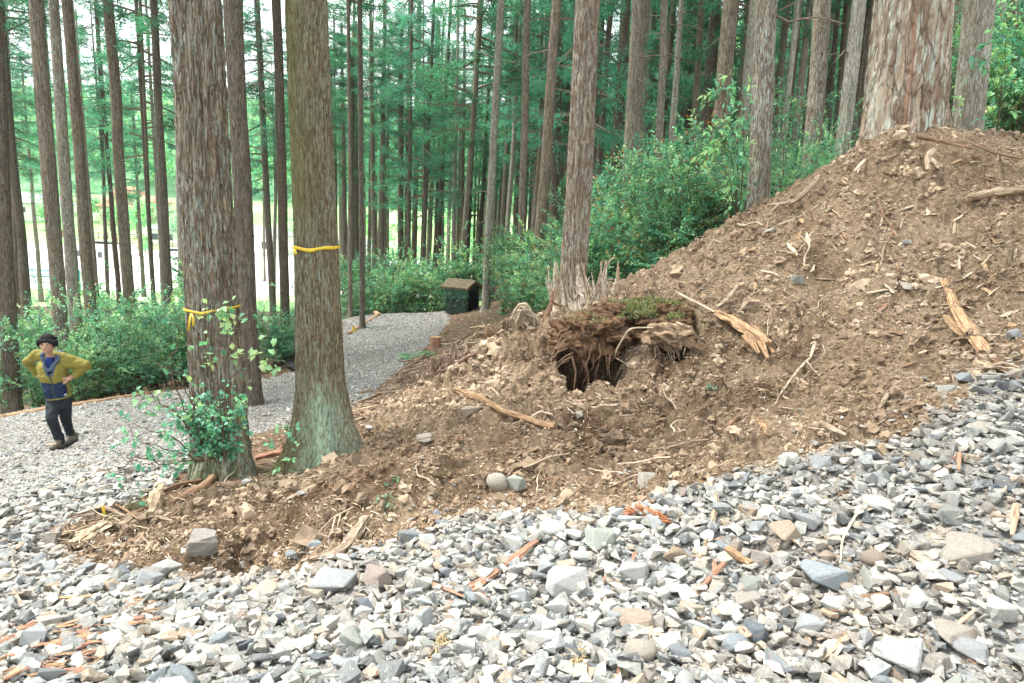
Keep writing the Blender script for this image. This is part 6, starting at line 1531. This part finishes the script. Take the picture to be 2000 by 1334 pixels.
# ------------------------------------------------------------ yellow tapes
M_TAPE = plain('yellow_tape', (.62, .42, .025), .5, .5, 20, .12); M_INK = plain('black_ink', (.03, .03, .03), .6)
def trunk_surface(tr_root, z, th):
    """radius of the trunk mesh at height z and angle th"""
    me = [c_ for c_ in tr_root.children if c_.name.startswith('trunk')][0].data; co = np.empty(len(me.vertices)*3, dtype=np.float32); me.vertices.foreach_get('co', co); return co.reshape(-1, 3)
def tape(tree_root, pts_px, width_px, label, tails=(), text=False):
    """a band round the trunk through the heights seen at three pixels"""
    co = trunk_surface(tree_root, 0, 0); L0 = np.array(tree_root.location)
    zs = []
    for (px, py) in pts_px:
        Yf = L0[1]-.2; zs.append(P(px, py, Yf)[2]-L0[2])
    zc = zs[len(zs)//2]; sel = co[np.abs(co[:, 2]-zc) < .10]; cx, cy = sel[:, 0].mean(), sel[:, 1].mean()
    n = 96; th = np.linspace(0, 2*math.pi, n, endpoint=False); rad = np.zeros(n); ang = np.arctan2(sel[:, 1]-cy, sel[:, 0]-cx); rr_ = np.hypot(sel[:, 0]-cx, sel[:, 1]-cy)
    for i in range(n):
        d = np.abs((ang-th[i]+math.pi) % (2*math.pi)-math.pi); rad[i] = rr_[d < .12].max()
    rad = np.array([rad[[(i+q) % n for q in (-2, -1, 0, 1, 2)]].mean() for i in range(n)])+.006
    w = width_px/F_PX*L0[1]; u = np.cos(th); zz = np.interp(u, [-1, 0, 1], zs) if len(zs) == 3 else np.full(n, zc)
    zz = zz+.004*np.sin(th*5)
    rows = []
    for off_, ex in ((-.5, 0), (-.17, .002), (.17, .001), (.5, 0), (.5, -.003), (-.5, -.003)): rows.append(np.c_[cx+(rad+ex)*np.cos(th), cy+(rad+ex)*np.sin(th), zz+off_*w*(1+.12*np.sin(th*7))])
    V = np.concatenate(rows); m = len(rows); F = [[a*n+i, a*n+(i+1) % n, ((a+1) % m)*n+(i+1) % n, ((a+1) % m)*n+i] for a in range(m) for i in range(n)]
    e = empty('marking_tape', (L0[0]+cx, L0[1]+cy, L0[2]+zc), label, 'tape'); o = link('band', npmesh('band', V-np.array([cx, cy, zc]), np.array(F), M_TAPE, True), e)
    for tl in tails:
        q = np.array([P(*t_) for t_ in tl])-np.array(e.location); wq = np.array([(.6+.5*k/len(q))*w for k in range(len(q))])
        Vt = np.concatenate([q-np.c_[wq/2, 0*wq, 0*wq], q+np.c_[wq/2, 0*wq, 0*wq]]); k_ = len(q); Ft = np.array([[i, i+1, k_+i+1, k_+i] for i in range(k_-1)]); me_ = npmesh('tail', Vt, Ft, M_TAPE, True)
        ob = link('tail', me_, e); md = ob.modifiers.new('thick', 'SOLIDIFY'); md.thickness = .002
    return e, cx, cy, rad, zz, th
T1 = [o for o in bpy.data.objects if o.get('label', '').startswith('large shaggy strip')][0]; T2 = [o for o in bpy.data.objects if o.get('label', '').startswith('reddish cedar trunk with a taut')][0]
tape(T1, [(362, 606), (410, 611), (466, 603)], 5, 'sagging yellow tape knotted round the ivy covered trunk', [[(373,612,5.72),(371,622,5.70),(368,645,5.70)], [(374,612,5.72),(378,622,5.70),(377,638,5.70)]])
tape(T2, [(573, 484), (615, 489), (656, 484)], 6.5, 'taut yellow tape tied round the lichen based trunk', [[(574,486,5.85),(577,492,5.84),(577,498,5.84)]])
def ribbon(px, py, Yd, h, label):
    q = np.array([P(px, py, Yd), P(px+2, py+h*.5, Yd), P(px-1, py+h, Yd)]); w = .012*Yd/5; V = np.concatenate([q-[w, 0, 0], q+[w, 0, 0]])-q[0]
    o = link('tape_scrap', npmesh('tape_scrap', V, np.array([[0, 1, 4, 3], [1, 2, 5, 4]]), M_TAPE)); o.location = q[0]; o.modifiers.new('thick', 'SOLIDIFY').thickness = .002; clean(o, label, 'tape')
g = G(203, 1003); ribbon(201, 990, g[1]-.08, 22, 'scrap of yellow tape hanging from a twig at the left soil tip')
g = G(691, 650); ribbon(690, 637, g[1], 12, 'tiny yellow marker standing left of the red footed trunk')
# ------------------------------------------------------------ the walking person
PF = P(112, 882, 8.5); PF[2] = hz(PF[0], PF[1], False); YP = 8.55
def J(px, py, dy=0.0):
    """joint seen at a pixel, dy metres behind the person's plane"""
    return P(px, py, YP+dy)
RS = [.73]
def capsule(bm, a, b_, ra, rb, seg=16):
    ra, rb = ra*RS[0], rb*RS[0]
    a, b_ = Vector(a), Vector(b_); d = b_-a
    for c, r_ in ((a, ra), (b_, rb)):
        bmesh.ops.create_icosphere(bm, subdivisions=3, radius=r_, matrix=Matrix.Translation(c))
    if d.length > 1e-4:
        q = d.to_track_quat('Z', 'Y').to_matrix().to_4x4()
        bmesh.ops.create_cone(bm, cap_ends=True, segments=seg, radius1=ra, radius2=rb, depth=d.length, matrix=Matrix.Translation((a+b_)/2) @ q)
def ellip(bm, c, r_, rot=None):
    r_ = tuple(x*RS[0] for x in r_)
    m = Matrix.Translation(Vector(c))
    if rot is not None: m = m @ rot.to_matrix().to_4x4()
    bmesh.ops.create_icosphere(bm, subdivisions=4, radius=1, matrix=m @ Matrix.Diagonal((*r_, 1)))
def fuse(name, bm, mat, parent, voxel=.012, smooth=4, post=None, shrink=0.0):
    me = bpy.data.meshes.new(name); bm.to_mesh(me); bm.free()
    o = bpy.data.objects.new(name, me); COL.objects.link(o)
    m = o.modifiers.new('r', 'REMESH'); m.mode = 'VOXEL'; m.voxel_size = voxel
    m = o.modifiers.new('s', 'SMOOTH'); m.factor = .5; m.iterations = smooth
    dg = bpy.context.evaluated_depsgraph_get(); ev = o.evaluated_get(dg); me2 = bpy.data.meshes.new_from_object(ev)
    bpy.data.objects.remove(o); me2.name = name
    for m_ in (mat if isinstance(mat, list) else [mat]): me2.materials.append(m_)
    n = len(me2.vertices); co = np.empty(n*3, dtype=np.float32); me2.vertices.foreach_get('co', co); co = co.reshape(-1, 3).astype(float)
    col = None
    if post: co, col = post(co)
    me2.vertices.foreach_set('co', co.astype(np.float32).ravel())
    if col is not None:
        a = me2.color_attributes.new('tint', 'FLOAT_COLOR', 'POINT'); c = np.ones((n, 4), dtype=np.float32); c[:, :3] = col; a.data.foreach_set('color', c.ravel())
    for p in me2.polygons: p.use_smooth = True
    me2.update(); return link(name, me2, parent)
base = np.array([PF[0], YP, PF[2]]); O = lambda *a: J(*a)-base
person = empty('person', base, 'person in an olive and navy jacket, hands on hips, walking on the lower road', 'person')
def cloth(name, rough=.75):
    b = MatB(name, rough, .25); v = b.coord(); f = b.noise(v, 14, 4, .6, 1.2); return b.done(b.attr(), b.bump(f, .5, .02))
M_SKIN = plain('skin', (.42, .24, .16), .55, .4, 20, .08)
M_HAIR = plain('black_hair', (.014, .012, .012), .8, .2, 60, .5, .02)
M_JACKET = cloth('jacket_shell'); M_TROUS = plain('charcoal_trousers', (.024, .030, .036), .85, .2, 12, .25, .02); M_TEE = plain('blue_shirt', (.015, .03, .14), .8, .2)
M_BOOT = plain('grey_boot_suede', (.14, .125, .10), .85, .2, 18, .3, .01); M_SOLE = plain('dark_sole', (.04, .04, .04), .9)
# skeleton
head = O(92.5, 679, -.10); neck = O(100, 702, -.02); chest = O(99, 727, .0); waist = O(110, 762, .02); pelvis = O(116, 786, .03)
shR = O(72, 700, .04); elR = O(54, 711, .22); haR = O(74, 738, .26)
shL = O(126, 706, .02); elL = O(167, 719, .10); wrL = O(146, 739, .06); haL = O(136, 745, -.02)
hpR = O(105, 790, .0); knR = O(101, 822, -.16); anR = O(117, 864, -.02); toR = O(104, 879, -.20); heR = O(121, 874, .02)
hpL = O(126, 790, .05); knL = O(129, 822, .10); anL = O(138, 855, .28); toL = O(131, 868, .14); heL = O(147, 858, .34)
HS = .74
PH = math.radians(24); FR = np.array([math.sin(PH), -math.cos(PH), 0]); LA = np.array([math.cos(PH), math.sin(PH), 0])
def RO(*v): return np.array([v[0]*math.cos(PH)-v[1]*math.sin(PH), v[0]*math.sin(PH)+v[1]*math.cos(PH), v[2]])
def HO(*v): return head+RO(*v)*HS
# body: one continuous figure
bm = bmesh.new()
tiltq = Euler((.30, -.05, PH))
ellip(bm, HO(0, 0, -.005), (.096, .11, .165), tiltq); capsule(bm, neck+(chest-neck)*.2, head-[0, 0, .06], .060, .055)
capsule(bm, HO(-.012, -.07, -.055), HO(-.010, -.062, -.10), .048, .036)                    # jaw
capsule(bm, HO(-.022, -.112, .0), HO(-.026, -.128, -.028), .012, .017)                       # nose
for s_ in (-1, 1): ellip(bm, HO(s_*.095+.005, .01, -.015), (.018, .03, .042))                 # ears
capsule(bm, chest, neck, .13, .07); capsule(bm, chest, pelvis, .14, .14)
for a, b_, c in ((shR, elR, haR), (shL, elL, wrL)):
    capsule(bm, a, b_, .05, .042); capsule(bm, b_, c, .042, .028)
capsule(bm, hpR, knR, .085, .06); capsule(bm, knR, anR, .05, .03); capsule(bm, hpL, knL, .085, .06); capsule(bm, knL, anL, .05, .03)
capsule(bm, anR, toR, .03, .03); capsule(bm, anL, toL, .03, .03)
# hand on the hip: palm, four bent fingers, thumb
pd = (haL-wrL); capsule(bm, wrL, haL, .028, .034)
for k in range(4):
    a = haL+np.array([-.012, -.02, .028-.020*k]); m_ = a+np.array([-.05-.006*(k == 1), -.012, -.018-.006*k]); e_ = m_+np.array([-.028, .012, -.022]); capsule(bm, a, m_, .0105, .0095, 8); capsule(bm, m_, e_, .0095, .008, 8)
capsule(bm, haL+[.0, .01, .03], haL+[-.01, .045, .055], .013, .010, 8)
capsule(bm, haR, haR+np.array([.05, -.03, -.02]), .03, .034)
for k in range(4): capsule(bm, haR+[.06, -.03, -.0-.018*k], haR+[.11, -.05, -.025-.018*k], .010, .008, 8)
fuse('body', bm, M_SKIN, person, .0085, 2)
# face
def small(name, c, r_, mat, rot=None):
    bm = bmesh.new(); ellip(bm, c, r_, rot); o = bm_obj(name, bm, mat, person, True)
M_EYE = plain('dark_eye', (.02, .015, .012), .3, .5); M_LIP = plain('lip', (.30, .12, .09), .6)
small('eye', HO(-.052, -.100, .005), (.016, .008, .005), M_EYE); small('eye', HO(.018, -.106, .005), (.016, .008, .005), M_EYE)
small('eyebrow', HO(-.055, -.102, .028), (.022, .008, .005), M_HAIR, Euler((0, .15, 0))); small('eyebrow', HO(.020, -.108, .028), (.022, .008, .005), M_HAIR, Euler((0, -.15, 0)))
small('mouth', HO(-.020, -.115, -.062), (.024, .008, .006), M_LIP)
# hair: tousled cap with fringe and locks
bm = bmesh.new(); ellip(bm, HO(.0, .022, .066), (.122, .130, .135), tiltq); ellip(bm, HO(.0, .07, .0), (.10, .085, .12))
rr = np.random.default_rng(2)
for k in range(110):
    a = rr.uniform(0, 6.28); el = rr.uniform(.1, 1.3); c0 = HO(.012+.095*math.cos(a)*math.cos(el), .03+.10*math.sin(a)*math.cos(el), .045+.10*math.sin(el)); dv = np.array([math.cos(a)*.8+.4*rr.normal(), math.sin(a)*.8+.4*rr.normal(), rr.uniform(-.7, .8)])
    capsule(bm, c0, c0+dv*rr.uniform(.02, .055), .017, .004, 8)
for k in range(14):
    x = -.085+k*.0135; c0 = HO(x, -.108+abs(x)*.35, .085); capsule(bm, c0, c0+RO(rr.uniform(-.012, .012), -.006, -.018-rr.uniform(0, .024)), .016, .004, 8)
for s_ in (-1, 1):
    for k in range(5): c0 = head+np.array([s_*.098, -.03+.02*k, .05]); capsule(bm, c0, c0+np.array([s_*.005, -.005, -.07-rr.uniform(0, .02)]), .018, .007, 8)
fuse('hair', bm, M_HAIR, person, .0065, 1)
# trousers
def wr_post(co, amp=.008, col=None):
    n = fbm(co[:, 0]*9, co[:, 1]*9, co[:, 2]*16, 3); c = co.copy(); c[:, 1] -= amp*n*2; c[:, 0] += amp*n; return c, col
bm = bmesh.new(); RS[0] = .80; capsule(bm, pelvis+[0, 0, .04], pelvis-[0, 0, .03], .150, .145)
capsule(bm, hpR, knR, .112, .085); capsule(bm, knR, anR+[0, 0, -.01], .082, .066); capsule(bm, hpL, knL, .110, .082); capsule(bm, knL, anL+[0, 0, -.01], .080, .062)
capsule(bm, anR+[0, 0, .05], anR+[0, 0, -.02], .070, .074); capsule(bm, anL+[0, 0, .05], anL+[0, 0, -.02], .066, .070)
fuse('trousers', bm, M_TROUS, person, .012, 2, lambda co: wr_post(co, .009))
# boots
for a, t, h, in ((anR, toR, heR), (anL, toL, heL)):
    bm = bmesh.new(); capsule(bm, a+[0, 0, .035], h+[0, 0, .01], .070, .052); capsule(bm, a+[0, 0, .02], h*.4+t*.6+[0, 0, .01], .066, .052); capsule(bm, h+[0, 0, .0], t+[0, 0, .0], .048, .050); capsule(bm, t, t+(t-h)*.12, .052, .040)
    b_ = fuse('boot', bm, M_BOOT, person, .010, 2)
    bm = bmesh.new(); capsule(bm, h-[0, 0, .035], t+(t-h)*.10-[0, 0, .035], .048, .052)
    for v_ in bm.verts: 
        pass
    def fl(co, z0=min(h[2], t[2])): co = co.copy(); return co, None
    fuse('sole', bm, M_SOLE, b_, .010, 1)
# shirt
bm = bmesh.new(); capsule(bm, neck+FR*.035-[.01, 0, .035], chest+FR*.05+[-.015, 0, .02], .070, .105); fuse('shirt', bm, M_TEE, person, .012, 2)
# jacket: torso, sleeves, hood collar
axis = (pelvis-neck); axl = np.linalg.norm(axis); axn = axis/axl
bm = bmesh.new()
capsule(bm, (shR+shL)/2+[0, .03, -.02], chest, .12, .165); capsule(bm, shR+[.02, .01, -.0], shL+[-.02, .01, -.0], .098, .100)
capsule(bm, chest, waist, .178, .172); capsule(bm, waist, pelvis+[0, 0, .04], .176, .182)
capsule(bm, chest+[.06, .0, 0], waist+[.04, 0, 0], .165, .165); capsule(bm, chest+[-.04, 0, 0], waist+[-.035, 0, 0], .155, .150)
capsule(bm, shR, elR, .090, .076); capsule(bm, elR, haR+(elR-haR)*.12, .074, .056)
capsule(bm, shL, elL, .098, .092); capsule(bm, elL, wrL, .088, .060)
capsule(bm, shL+[0, 0, -.05], shL+(elL-shL)*.6+[0, 0, -.03], .095, .08)
OL, OLD, NV, ZP, LN = (np.array(c) for c in ((.205, .175, .035), (.22, .18, .025), (.010, .022, .055), (.035, .05, .05), (.06, .09, .13)))
def jk(co):
    n = fbm(co[:, 0]*6, co[:, 1]*6, co[:, 2]*8, 3); n2 = fbm(co[:, 0]*15+3, co[:, 1]*9, co[:, 2]*15, 2)
    c = co.copy(); c[:, 1] -= .022*n+.008*n2; c[:, 2] += .014*n
    # open V neck: press the front panel back above the zip start
    t = ((co-neck)@axn)/axl
    mid = neck[None]+axis[None]*t[:, None]; dd = co-mid; dx = dd@LA+.02; fr = dd@FR
    t_ = np.clip(t, None, .93); c -= (t-t_)[:, None]*axis[None]*.96
    arm = (np.abs(co[:, 0]-mid[:, 0]) > .205)
    V_ = (t > -.2) & (t < .40) & (np.abs(dx) < .055*(1-np.clip(t, 0, .42)/.42)+.008) & (fr > .04)
    c[V_] -= FR*.06
    col = np.tile(OL, (len(co), 1))
    band_ = (t > .54) & (t < .90) & ~arm & (dx < .14)
    col[band_] = NV; col[V_] = LN
    zipm = (np.abs(dx) < .008) & (fr > .05) & ~V_ & (t < .95); col[zipm] = ZP
    collar = (t > -.2) & (t < .40) & ~V_ & (np.abs(dx) < .055*(1-np.clip(t, 0, .42)/.42)+.035) & (fr > .02); col[collar] = LN
    return c, col
jo = fuse('jacket', bm, M_JACKET, person, .012, 4, jk)
bm = bmesh.new()
for k in range(12):
    a = math.pi*(.0+k/11.0); c0 = neck+RO(.01-.105*math.cos(a), .02+.085*math.sin(a), .015+.015*math.sin(a)); ellip(bm, c0, (.040, .035, .052))
for k in range(8):
    a = k/7.0; ellip(bm, neck+RO(-.085+.055*a, -.065-.04*a, -.01-.15*a), (.026, .022, .035)); ellip(bm, neck+RO(.095-.085*a, -.065-.04*a, -.00-.15*a), (.034, .024, .035))
ellip(bm, neck+RO(.03, .11, .0), (.12, .09, .07))
def hd(co):
    col = np.tile(LN, (len(co), 1)); col[(co-neck)@FR < -.085] = OL; return co+np.c_[0*co[:, 0], .012*fbm(co[:, 0]*12, co[:, 1]*12, co[:, 2]*12, 2), 0*co[:, 0]], col
fuse('hood', bm, M_JACKET, person, .010, 2, hd)
bm = bmesh.new(); RS[0] = .73; capsule(bm, pelvis+[0, 0, .095], pelvis+[.004, 0, .09], .168, .168)
fuse('jacket_hem', bm, plain('olive_hem', (.22, .185, .035), .75, .2, 12, .15, .01), person, .012, 2)
# small triangular badge on the navy panel (a pale mountain outline)
bq = J(128, 776, -.24)-base; me = npmesh('badge', np.array([bq+[-.022, 0, -.012], bq+[.022, 0, -.008], bq+[.006, 0, .018], bq+[-.006, 0, .006]]), np.array([[0, 1, 2, 3]]), plain('badge_print', (.35, .38, .42), .6)); ob = link('badge', me, person); ob.modifiers.new('t', 'SOLIDIFY').thickness = .003

person.location.z += .035
# ------------------------------------------------------------ haze
bm = bmesh.new(); add_box(bm, (0, 150, 40), (900, 700, 180))
me = bpy.data.meshes.new('haze'); bm.to_mesh(me); bm.free()
hm = bpy.data.materials.new('haze_air'); hm.use_nodes = True; n_ = hm.node_tree.nodes; n_.clear()
pv = n_.new('ShaderNodeVolumePrincipled'); pv.inputs['Color'].default_value = (.9, .97, .97, 1); pv.inputs['Density'].default_value = .0004; pv.inputs['Anisotropy'].default_value = .2
mo = n_.new('ShaderNodeOutputMaterial'); hm.node_tree.links.new(pv.outputs[0], mo.inputs['Volume'])
me.materials.append(hm); hz_o = link('haze', me); clean(hz_o, 'thin pale haze in the valley air', None, None, 'stuff')
